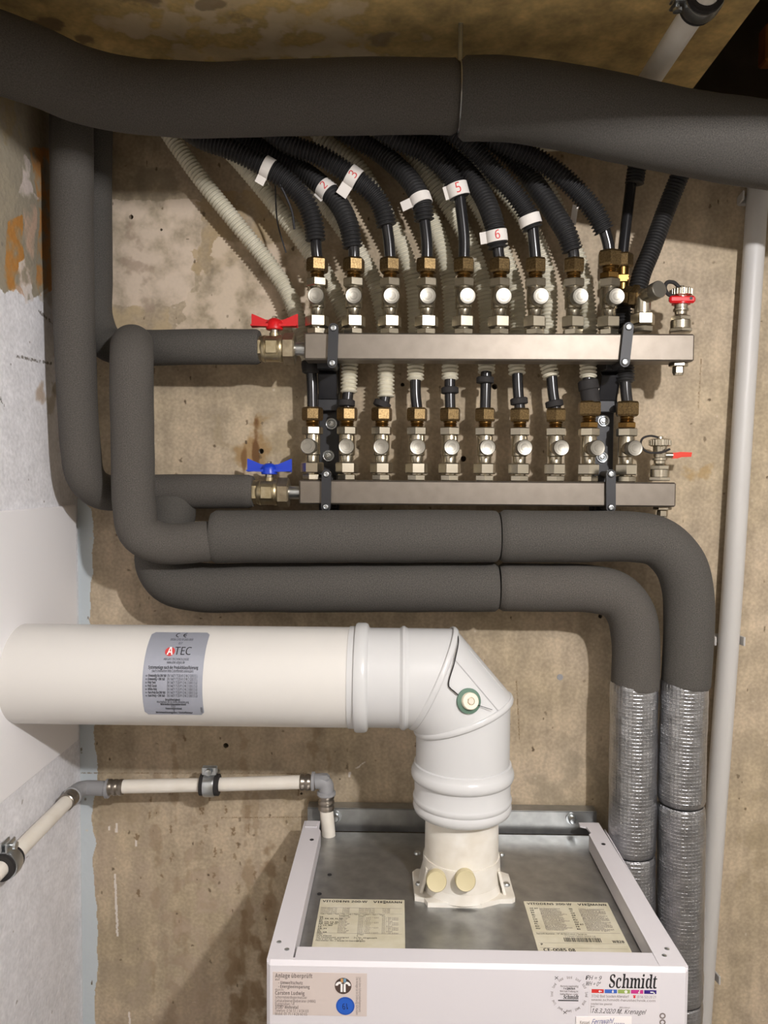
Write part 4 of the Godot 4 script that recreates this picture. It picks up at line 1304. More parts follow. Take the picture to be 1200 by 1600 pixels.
func build_insulated_pipes() -> void:
	# big main under the ceiling
	var h := 2.08
	var t := thing("insulated_pipe", "thickest grey foam-lagged pipe running under the ceiling above the hoses", "pipe", Vector3(-0.0206, 2.0382, 0.2000), "foam-lagged pipes")
	sleeve(t, [Vector3(-0.53, 2.082, 0.345), Vector3(-0.475, 2.081, 0.315), Vector3(-0.4258, 2.0800, 0.2730), Vector3(-0.3964, 2.0800, 0.2348), Vector3(-0.3510, 2.0800, 0.2079), Vector3(-0.2660, 2.0800, 0.1929), Vector3(-0.1426, 2.0800, 0.1974), Vector3(-0.0209, 2.0800, 0.2019), Vector3(0.0725, 2.0800, 0.2000)], 0.0435, M.foam, 71)
	sleeve(t, [Vector3(0.0746, 2.0776, 0.2000), Vector3(0.1320, 2.0768, 0.2000), Vector3(0.2204, 2.0640, 0.2000), Vector3(0.3409, 2.0387, 0.2000), Vector3(0.4609, 2.0190, 0.2000), Vector3(0.6204, 1.9930, 0.2000)], 0.0480, M.foam_dark, 72, 0.0500)
	var hg := thing("pipe_hanger", "thin steel hanger rod holding the thick pipe under the ceiling", "hanger", Vector3(0.0745, CEIL, 0.20))
	var g := Geo.new()
	g.lathe(Vector3(0.0745, 2.12, 0.20), Vector3.UP, [Vector2(0, 0.0030), Vector2(CEIL - 2.12, 0.0030)], 12)
	part("rod", g, M.zinc, hg)
	g = Geo.new()
	g.lathe(Vector3(0.0736 - 0.0005, 2.0800, 0.20), Vector3(1, 0, 0), [Vector2(0, 0.0405), Vector2(0.003, 0.0405)], 36)
	part("ring", g, M.zinc, hg)

	# return riser in the corner, turning into the lower branch
	t = thing("insulated_pipe", "foam-lagged riser close to the left wall, turning towards the blue valve", "pipe", Vector3(-0.4456, 1.5635, 0.1200), "foam-lagged pipes")
	sleeve(t, [Vector3(-0.4468, 2.1420, 0.1300), Vector3(-0.4480, 2.0311, 0.1300), Vector3(-0.4478, 1.8845, 0.1300), Vector3(-0.4457, 1.7453, 0.1280), Vector3(-0.4418, 1.6395, 0.1250), Vector3(-0.4391, 1.5994, 0.1150), Vector3(-0.4273, 1.5783, 0.0850), Vector3(-0.3839, 1.5773, 0.0620), Vector3(-0.3045, 1.5787, 0.0570), Vector3(-0.2132, 1.5794, 0.0570)], 0.0287, M.foam, 73, 0.0250)
	# flow riser behind it, turning into the upper branch
	t = thing("insulated_pipe", "foam-lagged riser behind the corner pipe, turning towards the red valve", "pipe", Vector3(-0.4352, 1.7734, 0.0600), "foam-lagged pipes")
	sleeve(t, [Vector3(-0.4468, 2.1530, 0.0550), Vector3(-0.4482, 2.0157, 0.0550), Vector3(-0.4484, 1.8955, 0.0550), Vector3(-0.4459, 1.8297, 0.0580), Vector3(-0.4244, 1.7944, 0.0680), Vector3(-0.3763, 1.7861, 0.0800), Vector3(-0.2943, 1.7853, 0.0920), Vector3(-0.1970, 1.7854, 0.0940)], 0.0265, M.foam_dark, 74, 0.0247)
	# flow drop: leaves the upper branch, goes down, then right along the wall and down to the foil pipe
	t = thing("insulated_pipe", "foam-lagged pipe with domed top, dropping from the red branch then running right", "pipe", Vector3(-0.3694, 1.4785, 0.1200), "foam-lagged pipes")
	sleeve(t, [Vector3(-0.3774, 1.7807, 0.0850), Vector3(-0.3682, 1.7812, 0.1250), Vector3(-0.3605, 1.7598, 0.1500), Vector3(-0.3616, 1.7084, 0.1480), Vector3(-0.3625, 1.6218, 0.1420), Vector3(-0.3626, 1.5602, 0.1380), Vector3(-0.3562, 1.5229, 0.1340), Vector3(-0.3305, 1.5083, 0.1280), Vector3(-0.2595, 1.5099, 0.1180)], 0.0287, M.foam, 75)
	sleeve(t, [Vector3(-0.2618, 1.5162, 0.1120), Vector3(-0.1548, 1.5166, 0.1060), Vector3(-0.0187, 1.5179, 0.1020), Vector3(0.1433, 1.5191, 0.1000)], 0.0372, M.foam_dark, 76)
	sleeve(t, [Vector3(0.1452, 1.5191, 0.1000), Vector3(0.2532, 1.5196, 0.1000), Vector3(0.3299, 1.5198, 0.1000), Vector3(0.3705, 1.5119, 0.1000), Vector3(0.4000, 1.4831, 0.1000), Vector3(0.4120, 1.4467, 0.0990), Vector3(0.4159, 1.3914, 0.0970), Vector3(0.4146, 1.3040, 0.0940)], 0.0372, M.foam_dark, 77, 0.0338)
	# return: behind the drop, lower run
	t = thing("insulated_pipe", "foam-lagged lower pipe curving from behind the domed one and running right", "pipe", Vector3(-0.2990, 1.4042, 0.0800), "foam-lagged pipes")
	sleeve(t, [Vector3(-0.3357, 1.5670, 0.0550), Vector3(-0.3362, 1.5387, 0.0600), Vector3(-0.3460, 1.5059, 0.0660), Vector3(-0.3481, 1.4752, 0.0720), Vector3(-0.3314, 1.4507, 0.0780), Vector3(-0.2890, 1.4403, 0.0820), Vector3(-0.2044, 1.4405, 0.0840), Vector3(-0.0185, 1.4423, 0.0840), Vector3(0.1455, 1.4447, 0.0840)], 0.0356, M.foam_dark, 78)
	sleeve(t, [Vector3(0.1474, 1.4448, 0.0840), Vector3(0.2215, 1.4445, 0.0840), Vector3(0.2767, 1.4432, 0.0840), Vector3(0.3154, 1.4343, 0.0840), Vector3(0.3370, 1.4085, 0.0840), Vector3(0.3452, 1.3695, 0.0840), Vector3(0.3458, 1.2967, 0.0840)], 0.0350, M.foam, 79, 0.0336)

	# foil-faced pipes below
	var gi := Image.create_empty(512, 512, false, Image.FORMAT_RGBA8)
	var cr := noise(81, 0.012, 4).get_seamless_image(512, 512)
	for y in 512:
		for x in 512:
			var d := minf(absf(fmod(x, 32.0) - 16.0), absf(fmod(y, 32.0) - 16.0))
			var v := cr.get_pixel(x, y).r * 0.45 + 0.22 * clampf(1.0 - absf(d - 1.0) / 4.0, 0.0, 1.0)
			gi.set_pixel(x, y, Color(v, v, v, 1))
	gi.bump_map_to_normal_map(8.0)
	gi.generate_mipmaps()
	var fm := mat(rgb(196, 197, 200), 0.30, 0.95)
	fm.albedo_texture = speckle(82, 0.02, [rgb(206, 206, 206), rgb(250, 250, 250)], 128, 4)
	fm.normal_enabled = true
	fm.normal_texture = ImageTexture.create_from_image(gi)
	fm.normal_scale = 1.0
	fm.uv1_scale = Vector3(2.6, 12.0, 1)
	var defs := [
		["foil-wrapped pipe nearer the boiler, under the lower foam sleeve", [Vector3(0.3446, 1.3098, 0.0840), Vector3(0.3454, 1.1818, 0.0840), Vector3(0.3461, 1.0593, 0.0840)], [Vector3(0.3462, 1.0574, 0.0840), Vector3(0.3476, 0.9433, 0.0840), Vector3(0.3504, 0.7199, 0.0840)], [], 0.0336],
		["foil-wrapped pipe next to the thin grey conduit on the right", [Vector3(0.4125, 1.3151, 0.0940), Vector3(0.4120, 1.2240, 0.0940), Vector3(0.4122, 1.1378, 0.0940)], [Vector3(0.4122, 1.1355, 0.0940), Vector3(0.4149, 0.9975, 0.0930), Vector3(0.4170, 0.8477, 0.0920)], [Vector3(0.4170, 0.8457, 0.0920), Vector3(0.4184, 0.7083, 0.0920)], 0.0329]]
	for k in 2:
		var q: Array = defs[k]
		var ft := thing("foil_pipe", q[0], "pipe", q[2][2], "foil-wrapped pipes")
		for j in [1, 2, 3]:
			if q[j].is_empty(): continue
			var nz := noise(90 + k * 5 + j, 30.0, 3)
			var gg := Geo.new()
			var rr: float = q[4]
			gg.tube(q[j], func(s: float, L: float, w: float) -> float:
				var e := minf(s, L - s)
				var lip := -0.0022 * clampf(1.0 - e / 0.005, 0.0, 1.0)
				return rr + lip + 0.0009 * nz.get_noise_3d(cos(w) * 0.035, s, sin(w) * 0.035) + 0.0010 * nz.get_noise_2d(s * 0.2, w * 0.05), 56, 0.004, 3)
			part("foil_wrap", gg, fm, ft)

const ORD := ["first", "second", "third", "fourth", "fifth", "sixth", "seventh", "eighth", "ninth", "tenth"]

func manifold(label: String, a: Vector3, b: Vector3, hgt: float) -> Node3D:
	# square steel bar, a = upper left front corner, b = upper right front corner
	var t := thing("manifold_bar", label, "manifold", Vector3((a.x + b.x) / 2, a.y - hgt, a.z - hgt / 2), "manifold bars")
	var g := Geo.new()
	var yy := (a.y + b.y) / 2
	g.box(Vector3((a.x + b.x) / 2, yy - hgt / 2, a.z - hgt / 2), Vector3(b.x - a.x, hgt, hgt), Basis.IDENTITY, 0.0022)
	part("bar", g, M.steel, t)
	return t

func build_manifolds() -> void:
	var ua := Vector3(-0.1317, 1.8006, 0.1150)
	var ub := Vector3(0.4080, 1.8034, 0.1150)
	var t := manifold("upper square steel manifold bar, level with the red valve", ua, ub, 0.0375)
	plug_under(t, Vector3(0.3929, (ua.y + ub.y) / 2 - 0.0375, 0.096), 1.0)
	var la := Vector3(-0.1435, 1.5946, 0.0750)
	var lb := Vector3(0.4018, 1.5998, 0.0750)
	t = manifold("lower square steel manifold bar, level with the blue valve", la, lb, 0.0355)
	plug_under(t, Vector3(0.3886, (la.y + lb.y) / 2 - 0.0355, 0.057), 1.0)
	# brackets
	for k in 2:
		var b := thing("manifold_bracket", ["black plastic bracket carrying both manifold bars at their left end", "black plastic bracket carrying both manifold bars at their right end"][k], "bracket", Vector3(-0.1055, 1.6069, 0.0000) if k == 0 else Vector3(0.3189, 1.6099, 0.0000), "manifold brackets")
		var xw := -0.1049 if k == 0 else 0.3107
		var yu := (ua.y + ub.y) / 2
		var yl := (la.y + lb.y) / 2
		var g := Geo.new()
		g.box(Vector3(xw, (yu + yl) / 2 - 0.05, 0.010), Vector3(0.030, yu - yl + 0.10, 0.0195), Basis.IDENTITY, 0.001)
		g.box(Vector3(xw, yl - 0.018, 0.028), Vector3(0.026, 0.050, 0.0145), Basis.IDENTITY, 0.001)
		g.box(Vector3(xw, yu - 0.019, 0.048), Vector3(0.026, 0.050, 0.056), Basis.IDENTITY, 0.001)
		g.box(Vector3(xw, yu - 0.060, 0.034), Vector3(0.028, 0.040, 0.030), Basis(Vector3(1, 0, 0), 0.5), 0.001)
		g.box(Vector3(xw, yu - 0.088, 0.026), Vector3(0.031, 0.026, 0.018), Basis.IDENTITY, 0.001)
		var rail := part("rail", g, M.black, b)
		for q in ([Vector3(-0.1014, 1.6825, 0.0220), Vector3(-0.1056, 1.6340, 0.0220)] if k == 0 else [Vector3(0.3100, 1.6891, 0.0220), Vector3(0.3091, 1.6348, 0.0220)]):
			g = Geo.new()
			g.lathe(Vector3(q.x, q.y, 0.0195), Vector3(0, 0, 1), [Vector2(0, 0.0090), Vector2(0.0012, 0.0090), Vector2(0.0016, 0.0084), Vector2(0.0010, 0.0076), Vector2(0.0010, 0.0070), Vector2(0.0024, 0.0062), Vector2(0.0030, 0.0056), Vector2(0.0016, 0.0046), Vector2(0.0016, 0.0040), Vector2(0.0040, 0.0034), Vector2(0.0042, 0.0022), Vector2(0.0025, 0.0018), Vector2(0.0025, 0.0)], 28)
			part("wall_bolt", g, M.zinc, rail)
		for e in 2:
			var top: Vector3
			var bot: Vector3
			if e == 0:
				top = [Vector3(-0.0901, 1.8068, 0.1180), Vector3(0.3149, 1.8095, 0.1180)][k]
				bot = [Vector3(-0.0916, 1.7588, 0.1180), Vector3(0.3106, 1.7619, 0.1180)][k]
			else:
				top = [Vector3(-0.1028, 1.6055, 0.0780), Vector3(0.3058, 1.6083, 0.0780)][k]
				bot = [Vector3(-0.1035, 1.5582, 0.0780), Vector3(0.3067, 1.5604, 0.0780)][k]
			var bs: float = [0.0375, 0.0355][e]
			var d := (bot - top).normalized()
			var xd := d.cross(Vector3(0, 0, 1)).normalized()
			var bas := Basis(xd, -d, Vector3(0, 0, 1))
			if bas.determinant() < 0: bas = Basis(-xd, -d, Vector3(0, 0, 1))
			g = Geo.new()
			# strap with round ends
			var poly := PackedVector2Array()
			var ln := top.distance_to(bot)
			for j in 9:
				var w := PI * j / 8.0
				poly.append(Vector2(cos(w) * 0.0068, ln + sin(w) * 0.0068))
			for j in 9:
				var w := PI + PI * j / 8.0
				poly.append(Vector2(cos(w) * 0.0068, sin(w) * 0.0068))
			g.prism(poly, bot - Vector3(0, 0, 0.002), bas.x, bas.y, 0.0065)
			# posts running back over and under the bar
			for p in [top, bot]:
				g.lathe(p - Vector3(0, 0, bs + 0.006), Vector3(0, 0, 1), [Vector2(0, 0.0050), Vector2(bs + 0.004, 0.0050)], 14)
			g.box((top + bot) / 2 - Vector3(0, 0, bs + 0.004), Vector3(0.014, ln, 0.005), bas, 0.0008)
			var cl := part("clamp", g, M.black, b)
			for p in [top, bot]:
				g = Geo.new()
				g.lathe(p + Vector3(0, 0, 0.0040), Vector3(0, 0, 1), [Vector2(0, 0.0050), Vector2(0.0010, 0.0050), Vector2(0.0028, 0.0036), Vector2(0.0030, 0.0024), Vector2(0.0016, 0.0020), Vector2(0.0016, 0.0)], 20)
				part("screw", g, M.zinc, cl)

func plug_under(t: Node3D, at: Vector3, k: float) -> void:
	var g := Geo.new()
	g.hexa(at, Vector3.DOWN, 0.0, 0.005, 0.0130, 0.2, 0.0008)
	g.hexa(at, Vector3.DOWN, 0.005, 0.0145, 0.0080, 0.1, 0.0008)
	g.lathe(at, Vector3.DOWN, [Vector2(0.0145, 0.0070), Vector2(0.017, 0.0066), Vector2(0.0172, 0.0)], 18, false)
	part("end_plug", g, M.nickel, t)

func make_valve(tall: bool) -> Node3D:
	# lockshield valve, base at its origin on top of the bar, knob towards +z
	var t := Node3D.new()
	var O := Vector3.ZERO
	var U := Vector3.UP
	var g := Geo.new()
	g.hexa(O, U, 0.0, 0.0088, 0.0142, 0.4, 0.0012)
	g.lathe(O, U, [Vector2(0.008, 0.0095), Vector2(0.0105, 0.0095)], 20, false)
	part("base_nut", g, M.nickel, t)
	g = Geo.new(); g.hexa(O, U, 0.0102, 0.0262, 0.0168, 0.15, 0.0016)
	part("union_nut", g, M.nickel, t)
	g = Geo.new()
	g.lathe(O, U, [Vector2(0.026, 0.0105), Vector2(0.027, 0.0098), Vector2(0.036, 0.0098), Vector2(0.0375, 0.0118), Vector2(0.064, 0.0118), Vector2(0.0655, 0.0112), Vector2(0.0670, 0.0112)], 28)
	part("body", g, M.nickel, t)
	g = Geo.new(); g.hexa(O, U, 0.0665, 0.0785, 0.0156, 0.35, 0.0014)
	part("collar_nut", g, M.nickel, t)
	g = Geo.new()
	g.lathe(Vector3(0, 0.0485, 0), Vector3(0, 0, 1), [Vector2(0.004, 0.0105), Vector2(0.0165, 0.0105), Vector2(0.0175, 0.0100)], 28)
	part("knob_neck", g, M.nickel, t)
	g = Geo.new()
	g.lathe(Vector3(0, 0.0485, 0), Vector3(0, 0, 1), [Vector2(0.0172, 0.0108), Vector2(0.0182, 0.0114), Vector2(0.0285, 0.0114), Vector2(0.0295, 0.0106), Vector2(0.0292, 0.0086), Vector2(0.0296, 0.0084), Vector2(0.0293, 0.0050), Vector2(0.0296, 0.0048), Vector2(0.0293, 0.0016), Vector2(0.0293, 0.0)], 32)
	part("knob", g, M.knob, t)
	g = Geo.new()
	var y := 0.0785
	if tall:
		g.hexa(O, U, 0.0785, 0.0870, 0.0138, 0.1, 0.0010)
		y = 0.0872
	g.lathe(O, U, [Vector2(y - 0.001, 0.0088), Vector2(y + 0.0005, 0.0102), Vector2(y + 0.002, 0.0090), Vector2(y + 0.0035, 0.0102), Vector2(y + 0.005, 0.0090), Vector2(y + 0.0065, 0.0100), Vector2(y + 0.0095, 0.0094)], 22)
	part("thread", g, M.brass_thread, t)
	g = Geo.new()
	var hn := 0.0195 if not tall else 0.0215
	g.hexa(O, U, y + 0.0085, y + 0.0085 + hn, 0.0156 if not tall else 0.0172, 0.25, 0.0028)
	part("compression_nut", g, M.brass, t)
	t.set_meta("top", y + 0.0085 + hn)
	return t

const UX := [495.5, 552.5, 609, 666.5, 724, 780, 835.5, 895, 950.5]
const LX := [488, 542, 596, 651, 702.5, 757, 811, 867, 919, 978]

func place_valve(proto: Node3D, at: Vector3, turn: float, label: String, group: String) -> void:
	var v := proto.duplicate()
	v.name = numbered("manifold_valve")
	v.remove_meta("top")
	add_child(v)
	v.position = at
	v.rotation.y = turn
	tag(v, label, "valve", group)

func build_valves() -> void:
	var a := make_valve(false)
	var b := make_valve(true)
	var uz := 0.0965
	var uy := [Vector2(-0.1154, 1.8020), Vector2(-0.0639, 1.8020), Vector2(-0.0128, 1.8020), Vector2(0.0390, 1.8020), Vector2(0.0908, 1.8020), Vector2(0.1411, 1.8020), Vector2(0.1909, 1.8020), Vector2(0.2442, 1.8020), Vector2(0.2938, 1.8020)]
	var lz := 0.0575
	var ly := [Vector2(-0.1260, 1.5972), Vector2(-0.0749, 1.5972), Vector2(-0.0240, 1.5972), Vector2(0.0278, 1.5972), Vector2(0.0763, 1.5972), Vector2(0.1275, 1.5972), Vector2(0.1781, 1.5972), Vector2(0.2305, 1.5972), Vector2(0.2791, 1.5972), Vector2(0.3342, 1.5972)]
	for i in 9:
		place_valve(b if i == 8 else a, Vector3(uy[i].x, uy[i].y, uz), deg_to_rad([2.0, 3.0, 5.0, 1.0, 6.0, 4.0, 6.0, 7.0, 6.0][i]), "nickel valve with round knob, %s from the left on the upper bar" % ORD[i], "valves on the upper bar")
	for i in 10:
		place_valve(b if i >= 8 else a, Vector3(ly[i].x, ly[i].y, lz), deg_to_rad([-6.0, 2.0, 0.0, 1.0, 2.0, 2.0, 6.0, 6.0, 12.0, 8.0][i]), "nickel valve with round knob, %s from the left on the lower bar" % ORD[i], "valves on the lower bar")
	a.free(); b.free()

	# angled valve at the end of the upper bar
	var o := Vector3(0.3415, 1.8067, 0.0965)
	var U := Vector3.UP
	var t := thing("angle_valve", "nickel angle valve with tilted knob and brass union, right of the upper valves", "valve", o)
	var g := Geo.new(); g.hexa(o, U, 0.0, 0.0088, 0.0142, 0.4, 0.0012); part("base_nut", g, M.nickel, t)
	g = Geo.new(); g.hexa(o, U, 0.0102, 0.0262, 0.0170, 0.0, 0.0016); part("union_nut", g, M.nickel, t)
	g = Geo.new()
	g.lathe(o, U, [Vector2(0.026, 0.0110), Vector2(0.040, 0.0110), Vector2(0.046, 0.0118), Vector2(0.054, 0.0118), Vector2(0.060, 0.0080), Vector2(0.062, 0.0)], 26)
	var jn := o + U * 0.049
	var kd := Vector3(0.36, 0.12, 0.92).normalized()
	g.lathe(jn, kd, [Vector2(0.0, 0.0108), Vector2(0.022, 0.0108)], 26)
	part("body", g, M.nickel, t)
	g = Geo.new()
	g.lathe(jn, kd, [Vector2(0.021, 0.0112), Vector2(0.022, 0.0118), Vector2(0.0335, 0.0118), Vector2(0.0345, 0.0108), Vector2(0.0345, 0.0)], 30)
	part("knob", g, M.knob, t)
	var bd := Vector3(-0.72, 0.20, -0.55).normalized()
	g = Geo.new(); g.hexa(jn, bd, 0.006, 0.016, 0.0165, 0.2, 0.0016); part("union", g, M.brass, t)
	g = Geo.new(); g.hexa(jn, bd, 0.016, 0.028, 0.0140, 0.2, 0.0016); part("compression_nut", g, M.brass, t)

	ball_valve(Vector3(-0.1994, 1.7823, 0.0960), -0.1340, M.red, "red", 1.0)
	ball_valve(Vector3(-0.2130, 1.5784, 0.0580), -0.1457, M.blue, "blue", 0.98)
	drain_valve(Vector3(0.3945, 1.8069, 0.0965), 0)
	drain_valve(Vector3(0.3829, 1.5996, 0.0575), 1)

func ball_valve(o: Vector3, x_end: float, m: Material, colour: String, k: float) -> void:
	var t := thing("ball_valve", "nickel ball valve with %s butterfly handle at the left end of its bar" % colour, "valve", o, "ball valves")
	var ax := Vector3(1, 0, 0)
	var L := x_end - o.x
	var g := Geo.new()
	g.hexa(o, ax, -0.004, 0.007, 0.0185 * k, 0.5, 0.0015)
	g.lathe(o, ax, [Vector2(0.005, 0.0165), Vector2(0.008, 0.0186), Vector2(0.011, 0.0192), Vector2(0.0115, 0.0184), Vector2(0.031, 0.0184), Vector2(0.0315, 0.0194), Vector2(0.034, 0.0194), Vector2(0.036, 0.0180)], 36)
	# raised pad on the body
	g.box(o + Vector3(0.0215, 0.0, 0.0172), Vector3(0.0165, 0.0185, 0.006), Basis.IDENTITY, 0.001)
	g.lathe(o + Vector3(0.0235, 0, 0), Vector3.UP, [Vector2(0.014, 0.0072), Vector2(0.022, 0.0072), Vector2(0.0225, 0.0065)], 20)
	part("body", g, tri_mat(speckle(101, 0.05, [rgb(158, 144, 112), rgb(190, 178, 150)], 64, 3), 20.0, 0.38, 0.9), t)
	g = Geo.new(); g.hexa(o, ax, 0.036, 0.0535, 0.0225 * k, PI / 6 + 0.1, 0.0020)
	part("union_nut", g, tri_mat(speckle(102, 0.05, [rgb(140, 128, 106), rgb(176, 164, 140)], 64, 3), 20.0, 0.4, 0.85), t)
	g = Geo.new(); g.lathe(o, ax, [Vector2(0.052, 0.0098), Vector2(L + 0.002, 0.0098)], 24)
	part("nipple", g, M.zinc, t)
	var c := o + Vector3(0.0235, 0, 0)
	g = Geo.new()
	g.lathe(c, Vector3.UP, [Vector2(0.020, 0.0062), Vector2(0.030, 0.0062)], 18)
	g.hexa(c, Vector3.UP, 0.0425, 0.0455, 0.0036, 0.0, 0.0006)
	part("stem", g, M.nickel, t)
	g = Geo.new()
	g.lathe(c, Vector3.UP, [Vector2(0.0265, 0.0110), Vector2(0.0275, 0.0120), Vector2(0.036, 0.0116), Vector2(0.0400, 0.0092), Vector2(0.0425, 0.0050), Vector2(0.0428, 0.0)], 28)
	for s in [-1.0, 1.0]:
		var poly := PackedVector2Array([Vector2(s * 0.006, 0.029), Vector2(s * 0.012, 0.0315), Vector2(s * 0.0325, 0.0300), Vector2(s * 0.0330, 0.0310), Vector2(s * 0.0330, 0.0490), Vector2(s * 0.0318, 0.0495), Vector2(s * 0.013, 0.0415), Vector2(s * 0.006, 0.041)])
		g.prism(poly, c + Vector3(0, 0, -0.0045), Vector3(1, 0, 0), Vector3(0, 1, 0), 0.0028)
		poly = PackedVector2Array([Vector2(s * 0.006, 0.030), Vector2(s * 0.0325, 0.0310), Vector2(s * 0.0325, 0.0330), Vector2(s * 0.006, 0.034)])
		g.prism(poly, c + Vector3(0, 0, -0.0030), Vector3(1, 0, 0), Vector3(0, 1, 0), 0.0120)
	part("handle", g, m, t)

func drain_valve(o: Vector3, kind: int) -> void:
	var t := thing("drain_valve", ["nickel drain valve with red collar lever and strap at the upper bar's right end", "nickel drain valve with red lever pointing right on the lower bar"][kind], "drain valve", o, "drain valves")
	var U := Vector3.UP
	var g := Geo.new()
	g.hexa(o, U, 0.0, 0.0055, 0.0165, 0.3, 0.0008)
	g.lathe(o, U, [Vector2(0.0055, 0.0138), Vector2(0.0160, 0.0138)], 28)
	g.hexa(o, U, 0.0160, 0.0225, 0.0145, 0.2, 0.0010)
	g.lathe(o, U, [Vector2(0.0225, 0.0110), Vector2(0.0250, 0.0085), Vector2(0.0290, 0.0085), Vector2(0.0300, 0.0105), Vector2(0.0330, 0.0105), Vector2(0.0340, 0.0090), Vector2(0.0500, 0.0100)], 26)
	part("body", g, M.nickel, t)
	var cy := 0.050
	g = Geo.new()
	var prof := [Vector2(cy, 0.0130), Vector2(cy + 0.0012, 0.0148), Vector2(cy + 0.0095, 0.0148), Vector2(cy + 0.0108, 0.0130), Vector2(cy + 0.0108, 0.0048), Vector2(cy + 0.0140, 0.0044), Vector2(cy + 0.0150, 0.0030), Vector2(cy + 0.0150, 0.0)]
	g.lathe(o, U, prof, 36)
	for j in 22:
		var w := TAU * j / 22.0
		g.lathe(o + Vector3(cos(w), 0, sin(w)) * 0.0146, U, [Vector2(cy + 0.0015, 0.0012), Vector2(cy + 0.0092, 0.0012)], 8)
	part("ribbed_cap", g, M.nickel, t)
	g = Geo.new()
	if kind == 0:
		g.lathe(o, U, [Vector2(0.0385, 0.0100), Vector2(0.0390, 0.0125), Vector2(0.0485, 0.0125), Vector2(0.0490, 0.0100)], 28)
		g.box(o + Vector3(-0.002, 0.0440, 0.009), Vector3(0.036, 0.0098, 0.008), Basis.IDENTITY, 0.0025)
		part("lever", g, M.red, t)
		g = Geo.new(); g.lathe(o + Vector3(0.009, 0.0450, 0.0128), Vector3(0, 0, 1), [Vector2(0, 0.0022), Vector2(0.0006, 0.0022), Vector2(0.0006, 0.0)], 14)
		part("lever_hole", g, M.black, t)
		g = Geo.new()
		g.tube([o + Vector3(-0.004, 0.0625, 0.002), o + Vector3(-0.012, 0.0685, 0.004), o + Vector3(-0.022, 0.0680, 0.006), o + Vector3(-0.0255, 0.0600, 0.008), o + Vector3(-0.0210, 0.0510, 0.009), o + Vector3(-0.014, 0.0490, 0.008)], func(s, L, w): return 0.0018 + 0.0010 * absf(sin(w)), 12, 0.002)
		part("strap", g, M.rubber, t)
	else:
		g.lathe(o + Vector3(0, 0.037, 0), Vector3(1, 0, 0.15), [Vector2(0.006, 0.0042), Vector2(0.018, 0.0042)], 16)
		part("lever_stem", g, M.nickel, t)
		g = Geo.new()
		var poly := PackedVector2Array([Vector2(0.0165, 0.0325), Vector2(0.0240, 0.0325), Vector2(0.0300, 0.0345), Vector2(0.0440, 0.0350), Vector2(0.0450, 0.0415), Vector2(0.0280, 0.0420), Vector2(0.0165, 0.0405)])
		g.prism(poly, o + Vector3(0, 0, -0.002), Vector3(1, 0, 0), Vector3(0, 1, 0), 0.007)
		part("lever", g, mat(rgb(214, 52, 28), 0.35), t)
		g = Geo.new()
		g.tube([o + Vector3(-0.004, 0.0632, 0.002), o + Vector3(-0.016, 0.0650, 0.005), o + Vector3(-0.028, 0.0610, 0.008), o + Vector3(-0.0310, 0.0530, 0.010), o + Vector3(-0.0250, 0.0430, 0.012), o + Vector3(-0.0130, 0.0400, 0.013), o + Vector3(0.002, 0.0420, 0.0125), o + Vector3(0.011, 0.0460, 0.010)], func(s, L, w): return 0.0010 + 0.0006 * absf(sin(w)), 10, 0.002)
		part("strap", g, M.rubber, t)

